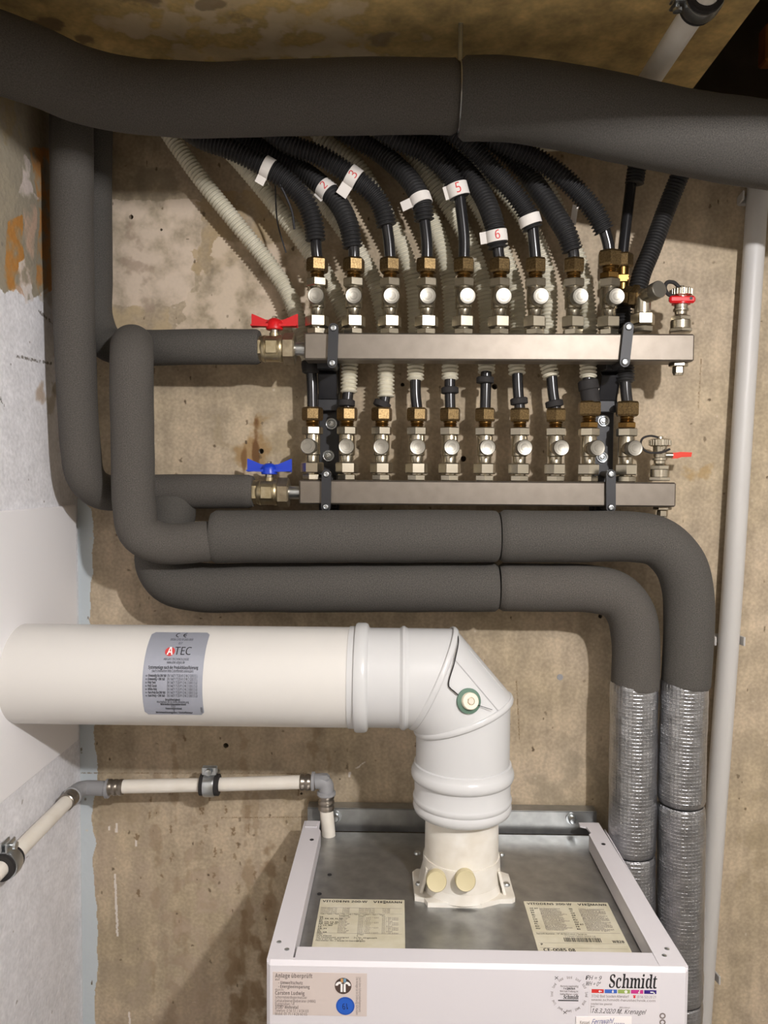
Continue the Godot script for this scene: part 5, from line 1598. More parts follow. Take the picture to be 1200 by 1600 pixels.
func hose_upper() -> Array:
	return [
		[[Vector3(-0.1154, 1.9070, 0.0965), Vector3(-0.1170, 1.9223, 0.0980), Vector3(-0.1179, 1.9365, 0.0980)], [Vector3(-0.1179, 1.9329, 0.0980), Vector3(-0.1204, 1.9553, 0.1000), Vector3(-0.1325, 1.9861, 0.1050), Vector3(-0.1568, 2.0105, 0.1100), Vector3(-0.1897, 2.0302, 0.1150), Vector3(-0.2328, 2.0498, 0.1200), Vector3(-0.2769, 2.0661, 0.1200), Vector3(-0.3102, 2.0937, 0.1200), Vector3(-0.3269, 2.1241, 0.1140), Vector3(-0.3317, 2.1613, 0.1120)]],
		[[Vector3(-0.0639, 1.9070, 0.0965), Vector3(-0.0638, 1.9188, 0.0980), Vector3(-0.0647, 1.9262, 0.1000)], [Vector3(-0.0657, 1.9233, 0.0980), Vector3(-0.0711, 1.9536, 0.1000), Vector3(-0.0851, 1.9836, 0.0947), Vector3(-0.1055, 2.0077, 0.0893), Vector3(-0.1408, 2.0372, 0.0820), Vector3(-0.1815, 2.0586, 0.0840), Vector3(-0.2228, 2.0791, 0.0820), Vector3(-0.2574, 2.1076, 0.0820), Vector3(-0.2743, 2.1425, 0.0760), Vector3(-0.2793, 2.1809, 0.0740)]],
		[[Vector3(-0.0128, 1.9070, 0.0965), Vector3(-0.0145, 1.9296, 0.0980), Vector3(-0.0183, 1.9554, 0.1000)], [Vector3(-0.0182, 1.9528, 0.1000), Vector3(-0.0237, 1.9741, 0.1020), Vector3(-0.0380, 1.9954, 0.1060), Vector3(-0.0663, 2.0166, 0.1100), Vector3(-0.1058, 2.0406, 0.1150), Vector3(-0.1537, 2.0575, 0.1200), Vector3(-0.1871, 2.0850, 0.1200), Vector3(-0.2031, 2.1239, 0.1140), Vector3(-0.2079, 2.1610, 0.1120)]],
		[[Vector3(0.0390, 1.9070, 0.0965), Vector3(0.0384, 1.9296, 0.0980), Vector3(0.0344, 1.9625, 0.1000)], [Vector3(0.0344, 1.9599, 0.1000), Vector3(0.0306, 1.9829, 0.1020), Vector3(0.0180, 2.0112, 0.0967), Vector3(-0.0028, 2.0362, 0.0913), Vector3(-0.0318, 2.0609, 0.0870), Vector3(-0.0722, 2.0808, 0.0920), Vector3(-0.1065, 2.1090, 0.0920), Vector3(-0.1225, 2.1374, 0.0860), Vector3(-0.1274, 2.1754, 0.0840)]],
		[[Vector3(0.0908, 1.9070, 0.0965), Vector3(0.0902, 1.9386, 0.0980), Vector3(0.0830, 1.9934, 0.1020)], [Vector3(0.0830, 1.9908, 0.1020), Vector3(0.0764, 2.0093, 0.1040), Vector3(0.0591, 2.0295, 0.1080), Vector3(0.0306, 2.0504, 0.1120), Vector3(-0.0091, 2.0651, 0.1180), Vector3(-0.0426, 2.0926, 0.1180), Vector3(-0.0580, 2.1246, 0.1120), Vector3(-0.0627, 2.1617, 0.1100)]],
		[[Vector3(0.1411, 1.9070, 0.0965), Vector3(0.1388, 1.9139, 0.0980), Vector3(0.1374, 1.9257, 0.1000)], [Vector3(0.1376, 1.9224, 0.0990), Vector3(0.1315, 1.9549, 0.1020), Vector3(0.1194, 1.9908, 0.0947), Vector3(0.1017, 2.0210, 0.0893), Vector3(0.0784, 2.0479, 0.0840), Vector3(0.0491, 2.0693, 0.0880), Vector3(0.0147, 2.0975, 0.0880), Vector3(-0.0009, 2.1391, 0.0820), Vector3(-0.0057, 2.1772, 0.0800)]],
		[[Vector3(0.1909, 1.9070, 0.0965), Vector3(0.1886, 1.9255, 0.0980), Vector3(0.1851, 1.9521, 0.1000)], [Vector3(0.1852, 1.9486, 0.1000), Vector3(0.1774, 1.9690, 0.1020), Vector3(0.1605, 1.9920, 0.1060), Vector3(0.1394, 2.0131, 0.1100), Vector3(0.1148, 2.0375, 0.1140), Vector3(0.0897, 2.0599, 0.1180), Vector3(0.0562, 2.0873, 0.1180), Vector3(0.0413, 2.1244, 0.1120), Vector3(0.0366, 2.1615, 0.1100)]],
		[[Vector3(0.2442, 1.9070, 0.0965), Vector3(0.2431, 1.9159, 0.0980), Vector3(0.2407, 1.9241, 0.1000)], [Vector3(0.2410, 1.9191, 0.0990), Vector3(0.2333, 1.9417, 0.1000), Vector3(0.2183, 1.9704, 0.0927), Vector3(0.1995, 2.0031, 0.0853), Vector3(0.1805, 2.0325, 0.0780), Vector3(0.1561, 2.0549, 0.0820), Vector3(0.1319, 2.0736, 0.0860), Vector3(0.0974, 2.1018, 0.0860), Vector3(0.0822, 2.1399, 0.0800), Vector3(0.0774, 2.1780, 0.0780)]],
		[[Vector3(0.2938, 1.9070, 0.0965), Vector3(0.2918, 1.9256, 0.0980), Vector3(0.2846, 1.9487, 0.1000)], [Vector3(0.2847, 1.9461, 0.1000), Vector3(0.2717, 1.9684, 0.1040), Vector3(0.2500, 1.9922, 0.1080), Vector3(0.2206, 2.0176, 0.1120), Vector3(0.1862, 2.0384, 0.1160), Vector3(0.1523, 2.0521, 0.1200), Vector3(0.1216, 2.0676, 0.1200), Vector3(0.0882, 2.0949, 0.1200), Vector3(0.0736, 2.1234, 0.1140), Vector3(0.0689, 2.1604, 0.1120)]],
	]

func hose_lower() -> Array:
	return [
		[[Vector3(-0.2885, 2.1576, 0.0450), Vector3(-0.2774, 2.1071, 0.0450), Vector3(-0.2379, 2.0656, 0.0450), Vector3(-0.1832, 2.0010, 0.0450), Vector3(-0.1377, 1.9407, 0.0450), Vector3(-0.1026, 1.8896, 0.0450), Vector3(-0.0787, 1.8336, 0.0450), Vector3(-0.0725, 1.7905, 0.0500), Vector3(-0.0727, 1.7251, 0.0565)], [Vector3(-0.0728, 1.7364, 0.0560), Vector3(-0.0747, 1.7120, 0.0570), Vector3(-0.0749, 1.7022, 0.0575)], Vector3(-0.0763, 1.7100, 0.0575)],
		[[Vector3(-0.1739, 2.1574, 0.0450), Vector3(-0.1597, 2.0886, 0.0450), Vector3(-0.1408, 2.0426, 0.0450), Vector3(-0.0983, 1.9871, 0.0450), Vector3(-0.0622, 1.9362, 0.0450), Vector3(-0.0365, 1.8897, 0.0450), Vector3(-0.0219, 1.8291, 0.0450), Vector3(-0.0187, 1.7907, 0.0500), Vector3(-0.0181, 1.7188, 0.0565)], [Vector3(-0.0182, 1.7301, 0.0560), Vector3(-0.0212, 1.7090, 0.0570), Vector3(-0.0240, 1.7022, 0.0575)], Vector3(-0.0237, 1.7084, 0.0575)],
		[[Vector3(-0.1458, 2.1574, 0.0450), Vector3(-0.1175, 2.1005, 0.0450), Vector3(-0.0610, 2.0545, 0.0450), Vector3(-0.0231, 1.9918, 0.0450), Vector3(0.0036, 1.9409, 0.0450), Vector3(0.0201, 1.8899, 0.0450), Vector3(0.0253, 1.8292, 0.0450), Vector3(0.0255, 1.7909, 0.0500), Vector3(0.0248, 1.7433, 0.0565)], [Vector3(0.0248, 1.7546, 0.0560), Vector3(0.0255, 1.7214, 0.0570), Vector3(0.0278, 1.7022, 0.0575)], Vector3.ZERO],
		[[Vector3(-0.0522, 2.1572, 0.0450), Vector3(-0.0312, 2.0885, 0.0450), Vector3(0.0141, 2.0334, 0.0450), Vector3(0.0427, 1.9873, 0.0450), Vector3(0.0619, 1.9410, 0.0450), Vector3(0.0737, 1.8900, 0.0450), Vector3(0.0781, 1.8294, 0.0450), Vector3(0.0763, 1.7911, 0.0500), Vector3(0.0754, 1.7445, 0.0565)], [Vector3(0.0753, 1.7557, 0.0560), Vector3(0.0756, 1.7221, 0.0570), Vector3(0.0763, 1.7022, 0.0575)], Vector3(0.0755, 1.7295, 0.0575)],
		[[Vector3(0.0019, 2.1571, 0.0450), Vector3(0.0175, 2.0793, 0.0450), Vector3(0.0516, 2.0288, 0.0450), Vector3(0.0849, 1.9781, 0.0450), Vector3(0.1108, 1.9272, 0.0450), Vector3(0.1245, 1.8808, 0.0450), Vector3(0.1308, 1.8296, 0.0450), Vector3(0.1298, 1.7913, 0.0500), Vector3(0.1286, 1.7559, 0.0565)], [Vector3(0.1285, 1.7671, 0.0560), Vector3(0.1278, 1.7279, 0.0570), Vector3(0.1275, 1.7022, 0.0575)], Vector3(0.1267, 1.7446, 0.0575)],
		[[Vector3(0.0383, 2.1570, 0.0450), Vector3(0.0548, 2.0821, 0.0450), Vector3(0.1032, 2.0196, 0.0450), Vector3(0.1347, 1.9643, 0.0450), Vector3(0.1578, 1.9180, 0.0450), Vector3(0.1715, 1.8763, 0.0450), Vector3(0.1760, 1.8251, 0.0450), Vector3(0.1720, 1.7915, 0.0500), Vector3(0.1734, 1.7533, 0.0565)], [Vector3(0.1733, 1.7645, 0.0560), Vector3(0.1753, 1.7268, 0.0570), Vector3(0.1781, 1.7022, 0.0575)], Vector3(0.1766, 1.7142, 0.0575)],
		[[Vector3(0.0764, 2.1570, 0.0450), Vector3(0.0940, 2.0820, 0.0450), Vector3(0.1545, 2.0196, 0.0450), Vector3(0.1927, 1.9644, 0.0450), Vector3(0.2121, 1.9182, 0.0450), Vector3(0.2203, 1.8718, 0.0450), Vector3(0.2202, 1.8252, 0.0450), Vector3(0.2161, 1.7870, 0.0500), Vector3(0.2229, 1.7489, 0.0565)], [Vector3(0.2228, 1.7601, 0.0560), Vector3(0.2263, 1.7247, 0.0570), Vector3(0.2305, 1.7022, 0.0575)], Vector3(0.2280, 1.7107, 0.0575)],
		[[Vector3(0.1359, 2.1569, 0.0450), Vector3(0.1535, 2.0976, 0.0450), Vector3(0.2103, 2.0288, 0.0450), Vector3(0.2440, 1.9644, 0.0450), Vector3(0.2635, 1.9183, 0.0450), Vector3(0.2746, 1.8719, 0.0450), Vector3(0.2792, 1.8254, 0.0450), Vector3(0.2778, 1.7873, 0.0500), Vector3(0.2769, 1.7473, 0.0565)], [Vector3(0.2768, 1.7585, 0.0560), Vector3(0.2772, 1.7240, 0.0570), Vector3(0.2791, 1.7127, 0.0575)], Vector3(0.2768, 1.7397, 0.0575)],
	]

func corrugated(pts: Array, r: float, pitch: float) -> Geo:
	var g := Geo.new()
	var amp := r * 0.115
	g.tube(pts, func(s: float, _L: float, _w: float) -> float:
		return r - amp + amp * clampf(sin(s / pitch * TAU) * 1.8, -1.0, 1.0), 16, pitch / 6.0, 3)
	return g

func plain_tube(pts: Array, r: float, sides := 16, step := 0.005, caps := 3) -> Geo:
	var g := Geo.new()
	g.tube(pts, func(_s: float, _L: float, _w: float) -> float: return r, sides, step, caps)
	return g

# paper band stuck round a conduit, with an optional free end and a pen mark
func paper_tag(t: Node3D, path: Array, frac: float, r: float, width: float, mark: String, flap: float, spin: float) -> void:
	var sp := Geo.smooth_path(path, 0.002)
	var i := clampi(int(frac * sp.size()), 1, sp.size() - 3)
	var c: Vector3 = sp[i]
	var d: Vector3 = (sp[i + 1] - sp[i - 1]).normalized()
	var g := Geo.new()
	g.lathe(c - d * width / 2, d, [Vector2(0, r + 0.0004), Vector2(0.0004, r + 0.0011), Vector2(width - 0.0004, r + 0.0011), Vector2(width, r + 0.0004)], 26, false)
	var side := d.cross(Vector3(0, 0, 1)).normalized() * spin
	if flap > 0.0:
		var bas := Basis(side, d, side.cross(d)).rotated(d, 0.25 * spin)
		g.box(c + side * (r + flap * 0.4) + Vector3(0, 0, 0.003), Vector3(flap, width, 0.0007), bas, 0.0002)
	var tg := part("paper_tag", g, M.paper, t)
	if mark != "":
		var b := Geo.new()
		var a := d
		if a.y > 0: a = -a
		var rt := a.cross(Vector3(0, 0, -1)).normalized()
		if rt.x < 0: rt = -rt
		var mp := func(p: Vector2) -> Array:
			var w := p.x / r
			var nn: Vector3 = Vector3(0, 0, 1) * cos(w) + rt * sin(w)
			nn = (nn - a * nn.dot(a)).normalized()
			return [c + nn * (r + 0.0014) + a * p.y, nn]
		letter(b, mark, -0.0035, width * 0.34, width * 0.72, mp, false, 0.006)
		part("pen_mark", b, M.red_ink, tg)

func build_hoses() -> void:
	var up := hose_upper()
	var labels := ["leftmost black corrugated hose rising from the upper bar, folded paper tag behind", "second black corrugated hose from the left, paper band marked red 2", "third black corrugated hose from the left, paper flap with a red mark", "fourth black corrugated hose from the left, small square paper tag", "fifth black corrugated hose from the left, paper band marked red 5", "sixth black corrugated hose from the left, paper band marked red 6", "seventh black corrugated hose from the left, narrow blank paper band", "eighth black corrugated hose from the left, no paper tag", "ninth black corrugated hose from the left, bending furthest to the right valve"]
	var tags := [[0.36, "", 0.012, -1.0, 0.013], [0.26, "2", 0.004, -1.0, 0.015], [0.27, "3", 0.018, -1.0, 0.016], [0.10, "", 0.016, -1.0, 0.014], [0.045, "5", 0.006, -1.0, 0.018], [0.055, "6", 0.010, -1.0, 0.016], [0.05, "", 0.0, 1.0, 0.014], [], []]
	for i in 9:
		var t := thing("heating_hose", labels[i], "hose", up[i][0][0], "black hoses above the upper bar")
		part("inner_pipe", plain_tube(up[i][0], 0.0080), M.pipe_black, t)
		part("conduit", corrugated(up[i][1], 0.0144, 0.0050), M.conduit_black, t)
		if not tags[i].is_empty():
			var q: Array = tags[i]
			paper_tag(t, up[i][1], q[0], 0.0142, q[4], q[1], q[2], q[3])
	# hose with an inline brass coupling behind the ninth valve, running on to the lower bar
	var t := thing("heating_hose", "black pipe with a brass coupling behind the ninth upper valve", "hose", Vector3(0.3314, 1.7029, 0.0575), "black hoses above the upper bar")
	part("inner_pipe", plain_tube([Vector3(0.3353, 2.0433, 0.0550), Vector3(0.3307, 1.9978, 0.0550), Vector3(0.3261, 1.9522, 0.0550), Vector3(0.3239, 1.9248, 0.0550)], 0.0078), M.pipe_black, t)
	part("conduit", corrugated([Vector3(0.3434, 2.0866, 0.0700), Vector3(0.3422, 2.0602, 0.0580), Vector3(0.3384, 2.0269, 0.0550)], 0.0135, 0.0046), M.conduit_black, t)
	var c := Vector3(0.3238, 1.9275, 0.0550)
	var g := Geo.new()
	g.hexa(c, Vector3.DOWN, 0.0, 0.020, 0.0150, 0.3, 0.0025)
	part("compression_nut", g, M.brass, t)
	g = Geo.new()
	g.lathe(c, Vector3.DOWN, [Vector2(0.019, 0.0100), Vector2(0.031, 0.0096)], 20)
	g.hexa(c, Vector3.DOWN, 0.031, 0.043, 0.0138, 0.1, 0.0015)
	g.lathe(c, Vector3.DOWN, [Vector2(0.043, 0.0105), Vector2(0.052, 0.0100)], 20)
	g.hexa(c, Vector3.DOWN, 0.052, 0.066, 0.0140, 0.5, 0.0025)
	part("coupling", g, M.brass_thread, t)
	part("lower_conduit", corrugated([Vector3(0.3251, 1.8651, 0.0550), Vector3(0.3289, 1.8150, 0.0520), Vector3(0.3307, 1.7728, 0.0550), Vector3(0.3311, 1.7419, 0.0575)], 0.0130, 0.0046), M.conduit_black, t)
	part("lower_pipe", plain_tube([Vector3(0.3304, 1.7586, 0.0570), Vector3(0.3318, 1.7307, 0.0575), Vector3(0.3342, 1.7127, 0.0575)], 0.0082), M.pipe_black, t)
	# thick hose on the far right
	t = thing("heating_hose", "rightmost black corrugated hose, coming down to the angle valve", "hose", Vector3(0.3354, 1.8615, 0.0820), "black hoses above the upper bar")
	part("conduit", corrugated([Vector3(0.4185, 2.0909, 0.0900), Vector3(0.3962, 2.0310, 0.0750), Vector3(0.3792, 1.9836, 0.0700), Vector3(0.3588, 1.9281, 0.0750), Vector3(0.3435, 1.8908, 0.0800), Vector3(0.3377, 1.8667, 0.0830)], 0.0135, 0.0046), M.conduit_black, t)
	part("inner_pipe", plain_tube([Vector3(0.3395, 1.8813, 0.0820), Vector3(0.3337, 1.8544, 0.0820)], 0.0085), M.pipe_black, t)

	# white hoses passing behind the upper bar to the lower valves
	var lo := hose_lower()
	for i in 8:
		t = thing("heating_hose", "white corrugated hose passing behind the upper bar to the %s lower valve from the left" % ORD[i + 1], "hose", lo[i][1][2], "white hoses to the lower bar")
		part("conduit", corrugated(lo[i][0], 0.0126, 0.0056), M.conduit_white, t)
		part("inner_pipe", plain_tube(lo[i][1], 0.0080), M.pipe_black, t)
		if lo[i][2] != Vector3.ZERO:
			var d: Vector3 = (lo[i][1][1] - lo[i][1][2]).normalized()
			g = Geo.new()
			if i == 7: g.lathe(lo[i][2], -d, [Vector2(-0.006, 0.0120), Vector2(-0.004, 0.0145), Vector2(0.008, 0.0150), Vector2(0.0095, 0.0135), Vector2(0.028, 0.0130)], 26)
			else: g.lathe(lo[i][2] - d * 0.005, d, [Vector2(0, 0.0105), Vector2(0.001, 0.0128), Vector2(0.0085, 0.0128), Vector2(0.0098, 0.0110), Vector2(0.0098, 0.0085)], 26)
			part("rubber_ring", g, M.rubber, t)
	# the first, all-white run ends behind the left end of the bar
	t = thing("heating_hose", "leftmost white corrugated hose slanting down to the left end of the upper bar", "hose", Vector3(-0.1272, 1.7004, 0.0575), "white hoses to the lower bar")
	part("conduit", corrugated([Vector3(-0.3750, 2.1602, 0.0400), Vector3(-0.3430, 2.1084, 0.0400), Vector3(-0.2907, 2.0359, 0.0380), Vector3(-0.2401, 1.9745, 0.0350), Vector3(-0.1951, 1.9196, 0.0300), Vector3(-0.1640, 1.8719, 0.0320), Vector3(-0.1457, 1.8202, 0.0400), Vector3(-0.1351, 1.7878, 0.0480), Vector3(-0.1287, 1.7700, 0.0540)], 0.0128, 0.0056), M.conduit_white, t)
	part("inner_pipe", plain_tube([Vector3(-0.1306, 1.7756, 0.0540), Vector3(-0.1274, 1.7473, 0.0565), Vector3(-0.1260, 1.7022, 0.0575)], 0.0080), M.pipe_black, t)
	g = Geo.new(); g.lathe(Vector3(-0.1294, 1.7529, 0.0560), Vector3.UP, [Vector2(0, 0.0085), Vector2(0.002, 0.0120), Vector2(0.014, 0.0135), Vector2(0.018, 0.0125)], 26)
	part("rubber_ring", g, M.rubber, t)

func build_small_pipes() -> void:
	# condensate line: from the boiler up, left along the wall, then towards the viewer on the side wall
	var z := 0.052
	var e1 := Vector3(-0.1059, 1.1428, 0.0520)
	var e0 := Vector3(-0.4481, 1.1271, 0.0520)
	var t := thing("condensate_pipe", "thin white plastic pipe from the boiler top along both walls", "pipe", Vector3(e1.x, 1.061, z))
	var r := 0.0102
	part("pipe", plain_tube([Vector3(-0.4129, 1.1306, 0.0520), Vector3(-0.2784, 1.1354, 0.0520), Vector3(-0.1426, 1.1413, 0.0520)], r, 24, 0.01), M.plastic_pipe, t)
	var dn := Vector3(-0.0996, 1.0580, 0.0536)
	part("pipe", plain_tube([Vector3(e1.x + 0.002, e1.y - 0.042, z), Vector3(dn.x, 1.058, dn.z)], r, 24, 0.01), M.plastic_pipe, t)
	var side0 := Vector3(-0.4545, 1.1268, 0.0750)
	side0.x = -0.478
	var side1 := Vector3(-0.474, side0.y - 0.003, 0.55)
	part("pipe", plain_tube([side0 + Vector3(0, 0, 0.016), side1], r, 24, 0.01), M.plastic_pipe, t)
	# elbows
	var g := plain_tube([side0 + Vector3(0, 0, 0.004), side0 + Vector3(0.001, 0.002, -0.012), Vector3(side0.x + 0.008, e0.y, z - 0.001), Vector3(e0.x + 0.012, e0.y, z)], 0.0112, 22, 0.003)
	g.lathe(side0 + Vector3(0, 0, 0.004), Vector3(0, 0, 1), [Vector2(-0.002, 0.0112), Vector2(-0.001, 0.0140), Vector2(0.004, 0.0140), Vector2(0.005, 0.0112)], 28)
	g.lathe(Vector3(e0.x + 0.010, e0.y, z), Vector3(1, 0, 0), [Vector2(-0.001, 0.0112), Vector2(0, 0.0142), Vector2(0.004, 0.0142), Vector2(0.005, 0.0112)], 28)
	part("elbow", g, M.grey_fitting, t)
	g = plain_tube([Vector3(e1.x - 0.016, e1.y, z), Vector3(e1.x - 0.006, e1.y, z), Vector3(e1.x + 0.001, e1.y - 0.004, z), Vector3(e1.x + 0.002, e1.y - 0.018, z)], 0.0112, 22, 0.003)
	g.box(Vector3(e1.x - 0.002, e1.y + 0.002, z), Vector3(0.018, 0.018, 0.018), Basis.IDENTITY, 0.004)
	g.lathe(Vector3(e1.x - 0.016, e1.y, z), Vector3(-1, 0, 0), [Vector2(-0.001, 0.0112), Vector2(0, 0.0140), Vector2(0.004, 0.0140), Vector2(0.005, 0.0110)], 28)
	g.lathe(Vector3(e1.x + 0.002, e1.y - 0.016, z), Vector3.DOWN, [Vector2(-0.001, 0.0112), Vector2(0, 0.0140), Vector2(0.004, 0.0140), Vector2(0.005, 0.0110)], 28)
	part("elbow", g, M.grey_fitting, t)
	# crimp sleeves
	var rings := [Vector2(0, 0.0112), Vector2(0.001, 0.0122), Vector2(0.005, 0.0122), Vector2(0.0065, 0.0110), Vector2(0.008, 0.0110), Vector2(0.0095, 0.0122), Vector2(0.0135, 0.0122), Vector2(0.015, 0.0110), Vector2(0.0165, 0.0110), Vector2(0.018, 0.0122), Vector2(0.0225, 0.0122), Vector2(0.0235, 0.0110)]
	var steel := mat(rgb(150, 142, 132), 0.3, 0.9)
	for q in [[Vector3(-0.4354, 1.1293, 0.0520), Vector3(1, 0, 0)], [Vector3(-0.1436, 1.1413, 0.0520), Vector3(1, 0, 0)], [Vector3(e1.x + 0.002, e1.y - 0.020, z), Vector3.DOWN], [side0 + Vector3(0, 0, 0.006), Vector3(0, 0, 1)]]:
		g = Geo.new(); g.lathe(q[0], q[1], rings, 26); part("crimp_sleeve", g, steel, t)
	# rubber-lined clamps
	pipe_clamp(Vector3(-0.2804, 1.1354, 0.0520), Vector3(1, 0, 0), r, "zinc pipe clamp with rubber lining on the concrete wall, above the drips", Vector3(0, 0, -1))
	var cz := Vector3(-0.4700, 1.1100, 0.2761).z
	pipe_clamp(Vector3(lerpf(side0.x, side1.x, 0.5), side0.y - 0.0015, cz), Vector3(0, 0, 1), r, "zinc pipe clamp with rubber lining on the white side wall", Vector3(-1, 0, 0))

	# thin grey conduit on the right, slightly leaning
	t = thing("grey_conduit", "thin pale grey vertical conduit on the wall at the far right", "conduit", Vector3(0.4719, 0.8052, 0.0350))
	part("pipe", plain_tube([Vector3(0.5335, 2.0915, 0.0220), Vector3(0.5306, 2.0282, 0.0220), Vector3(0.5190, 1.7262, 0.0220), Vector3(0.5075, 1.4072, 0.0220), Vector3(0.4927, 1.0802, 0.0220), Vector3(0.4783, 0.7553, 0.0220), Vector3(0.4704, 0.5482, 0.0220)], 0.0151, 28, 0.02), M.grey_pipe, t)
	for q in [Vector3(0.5289, 2.0217, 0.0220), Vector3(0.5049, 1.3572, 0.0220), Vector3(0.4814, 0.8291, 0.0220)]:
		g = Geo.new()
		g.box(Vector3(q.x, q.y, 0.0035), Vector3(0.040, 0.014, 0.007), Basis.IDENTITY, 0.002)
		g.box(Vector3(q.x - 0.0200, q.y, 0.016), Vector3(0.003, 0.014, 0.026), Basis(Vector3(0, 1, 0), -0.15), 0.001)
		g.box(Vector3(q.x + 0.0200, q.y, 0.016), Vector3(0.003, 0.014, 0.026), Basis(Vector3(0, 1, 0), 0.15), 0.001)
		part("clip", g, M.grey_pipe, t)

	# white pipe running along the ceiling above the thick lagged main
	var a := Vector3(0.3246, 2.1270, 0.1400)
	t = thing("ceiling_pipe", "white plastic pipe under the ceiling, passing above the thick lagged pipe", "pipe", a)
	var b := Vector3(0.3345, 2.1350, 0.2926)
	a = Vector3(0.3323, 2.1350, 0.1155)
	var dd := (b - a).normalized()
	part("pipe", plain_tube([Vector3(a.x, 2.135, 0.0), a, b + dd * 0.6], 0.0148, 24, 0.02), M.plastic_pipe, t)
	pipe_clamp(Vector3(0.3350, 2.1350, 0.3042), dd, 0.0148, "zinc pipe clamp on the white pipe under the ceiling", Vector3.UP)

func pipe_clamp(c: Vector3, axis: Vector3, r: float, label: String, back: Vector3) -> void:
	var t := thing("pipe_clamp", label, "clamp", c, "rubber-lined pipe clamps")
	var d := axis.normalized()
	var g := Geo.new()
	g.lathe(c - d * 0.015, d, [Vector2(0, r + 0.0002), Vector2(0.0008, r + 0.0058), Vector2(0.0292, r + 0.0058), Vector2(0.030, r + 0.0002)], 32, false)
	part("rubber_lining", g, M.rubber, t)
	g = Geo.new()
	g.lathe(c - d * 0.0085, d, [Vector2(0, r + 0.005), Vector2(0.0004, r + 0.0072), Vector2(0.003, r + 0.0078), Vector2(0.014, r + 0.0078), Vector2(0.0166, r + 0.0072), Vector2(0.017, r + 0.005)], 32, false)
	part("band", g, M.zinc, t)
	# lugs with closing screw, beside the pipe
	var up := back.cross(d).normalized()
	if up.y < -0.1: up = -up
	if absf(up.y) < 0.1 and up.x > 0: up = -up
	var bas := Basis(d, up, d.cross(up))
	g = Geo.new()
	g.box(c + up * (r + 0.0125) + back * 0.002, Vector3(0.022, 0.012, 0.003), bas, 0.0008)
	g.box(c + up * (r + 0.0125) - back * 0.005, Vector3(0.022, 0.012, 0.003), bas, 0.0008)
	part("lug", g, M.zinc, t)
	g = Geo.new()
	g.lathe(c + up * (r + 0.0125) + back * 0.008, -back, [Vector2(0, 0.0024), Vector2(0.018, 0.0024), Vector2(0.018, 0.0052), Vector2(0.021, 0.0048), Vector2(0.0215, 0.0)], 16)
	part("screw", g, M.zinc, t)
	# threaded rod into the wall
	g = Geo.new()
	g.lathe(c + back * (r + 0.004), back, [Vector2(0, 0.0060), Vector2(0.006, 0.0060), Vector2(0.006, 0.0038), Vector2(0.06 if back.y < 0.5 else 0.02, 0.0038)], 14)
	part("rod", g, M.zinc, t)

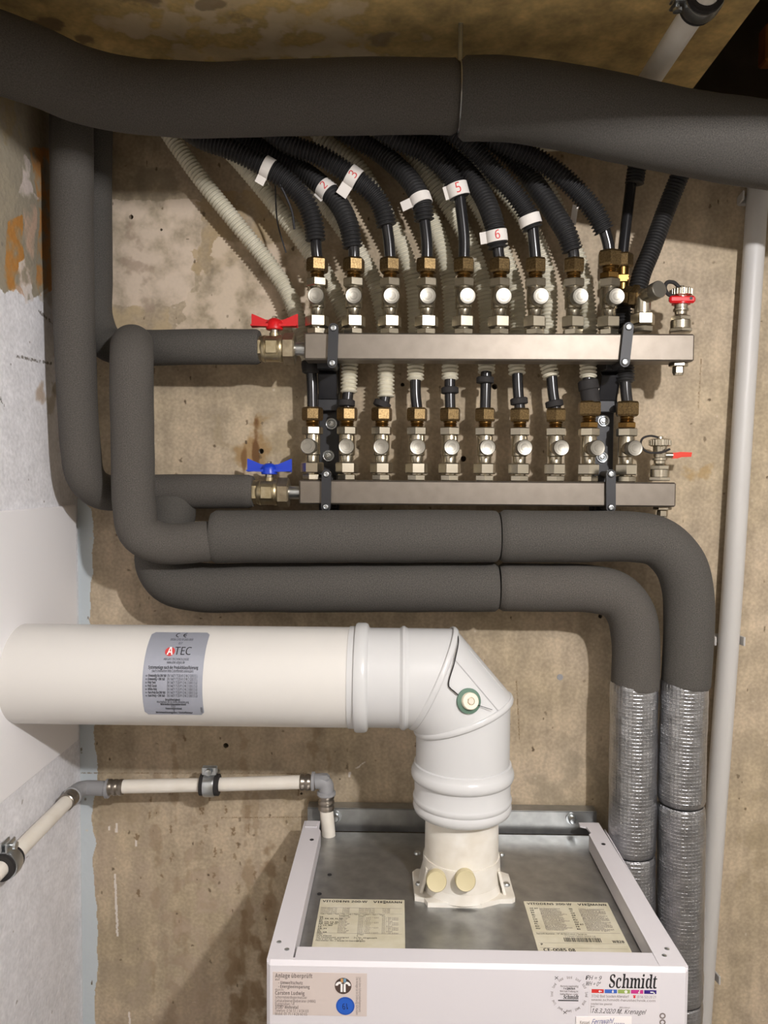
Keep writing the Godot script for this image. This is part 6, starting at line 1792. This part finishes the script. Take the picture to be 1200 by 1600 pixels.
func build_details() -> void:
	# dark wires hanging by the first hoses
	var g := plain_tube([Vector3(-0.1814, 2.0473, 0.0900), Vector3(-0.1768, 2.0137, 0.0850), Vector3(-0.1774, 1.9904, 0.0750), Vector3(-0.1770, 1.9683, 0.0600), Vector3(-0.1656, 1.9285, 0.0550)], 0.0011, 8, 0.006)
	solo("wire", g, M.wire, "thin dark wire hanging left of the first black hose", "wire", Vector3(-0.1656, 1.9285, 0.0550))
	g = plain_tube([Vector3(-0.1667, 2.0068, 0.1150), Vector3(-0.1583, 1.9906, 0.1120), Vector3(-0.1496, 1.9695, 0.1100), Vector3(-0.1460, 1.9450, 0.1100)], 0.0016, 8, 0.005)
	solo("cable_tie", g, M.wire, "short dark cable tie end beside the first black hose", "cable tie", Vector3(-0.1460, 1.9450, 0.1100))
	g = plain_tube([Vector3(0.2937, 1.7342, 0.0500), Vector3(0.2897, 1.7218, 0.0520), Vector3(0.2859, 1.7105, 0.0530)], 0.0016, 8, 0.003)
	solo("paper_strip", g, M.paper, "small curled white strip beside the ninth lower valve's hose", "strip", Vector3(0.2859, 1.7105, 0.0530))
	g = Geo.new(); g.box(Vector3(0.2515, 1.9815, 0.0600), Vector3(0.010, 0.028, 0.0008), Basis(Vector3(0, 0, 1), -0.15).rotated(Vector3.UP, 0.4), 0.0002)
	solo("paper_scrap", g, M.paper, "pale paper scrap hanging below the ninth black hose", "paper", Vector3(0.2517, 1.9688, 0.0600))
	# pale cable lying behind the thick main
	g = plain_tube([Vector3(0.1624, 2.0726, 0.0500), Vector3(0.2086, 2.0799, 0.0500), Vector3(0.2548, 2.0799, 0.0500), Vector3(0.2965, 2.0707, 0.0500)], 0.0045, 12, 0.006)
	solo("pale_cable", g, M.conduit_white, "pale cable arching on the wall just below the thick main", "cable", Vector3(0.2549, 2.0726, 0.0500))
	# ceiling screw
	g = Geo.new()
	var q := Vector3(-0.2484, 2.1700, 0.1048)
	g.lathe(Vector3(q.x, CEIL, q.z), Vector3.DOWN, [Vector2(0, 0.0085), Vector2(0.0015, 0.0085), Vector2(0.0018, 0.0050), Vector2(0.0050, 0.0050), Vector2(0.0060, 0.0030), Vector2(0.0060, 0.0)], 18)
	solo("ceiling_screw", g, M.zinc, "single screw with washer in the ceiling above the thick main", "screw", Vector3(q.x, CEIL, q.z))
	# orange-brown timber glimpsed in the dark shaft
	g = Geo.new()
	g.box(Vector3(0.6032, 2.3059, -0.1000), Vector3(0.034, 0.06, 0.03), Basis.IDENTITY, 0.003)
	solo("timber_batten", g, tri_mat(speckle(111, 0.03, [rgb(150, 84, 34), rgb(196, 122, 58)], 64, 4), 6.0, 0.8), "orange-brown timber end in the dark ceiling shaft on the right", "timber", Vector3(0.6032, 2.3059, -0.1000))
	# screw left in the wall beside the plate flange
	g = Geo.new()
	var s := Vector3(0.2555, 1.2924, 0.0000)
	g.lathe(Vector3(s.x, s.y, 0.0), Vector3(0, 0, 1), [Vector2(0, 0.0050), Vector2(0.0012, 0.0048), Vector2(0.0012, 0.0026), Vector2(0.0004, 0.0024), Vector2(0.0004, 0.0)], 16)
	solo("wall_plug", g, M.grey_fitting, "grey wall plug in the concrete right of the flue elbow", "wall plug", Vector3(s.x, s.y, 0))
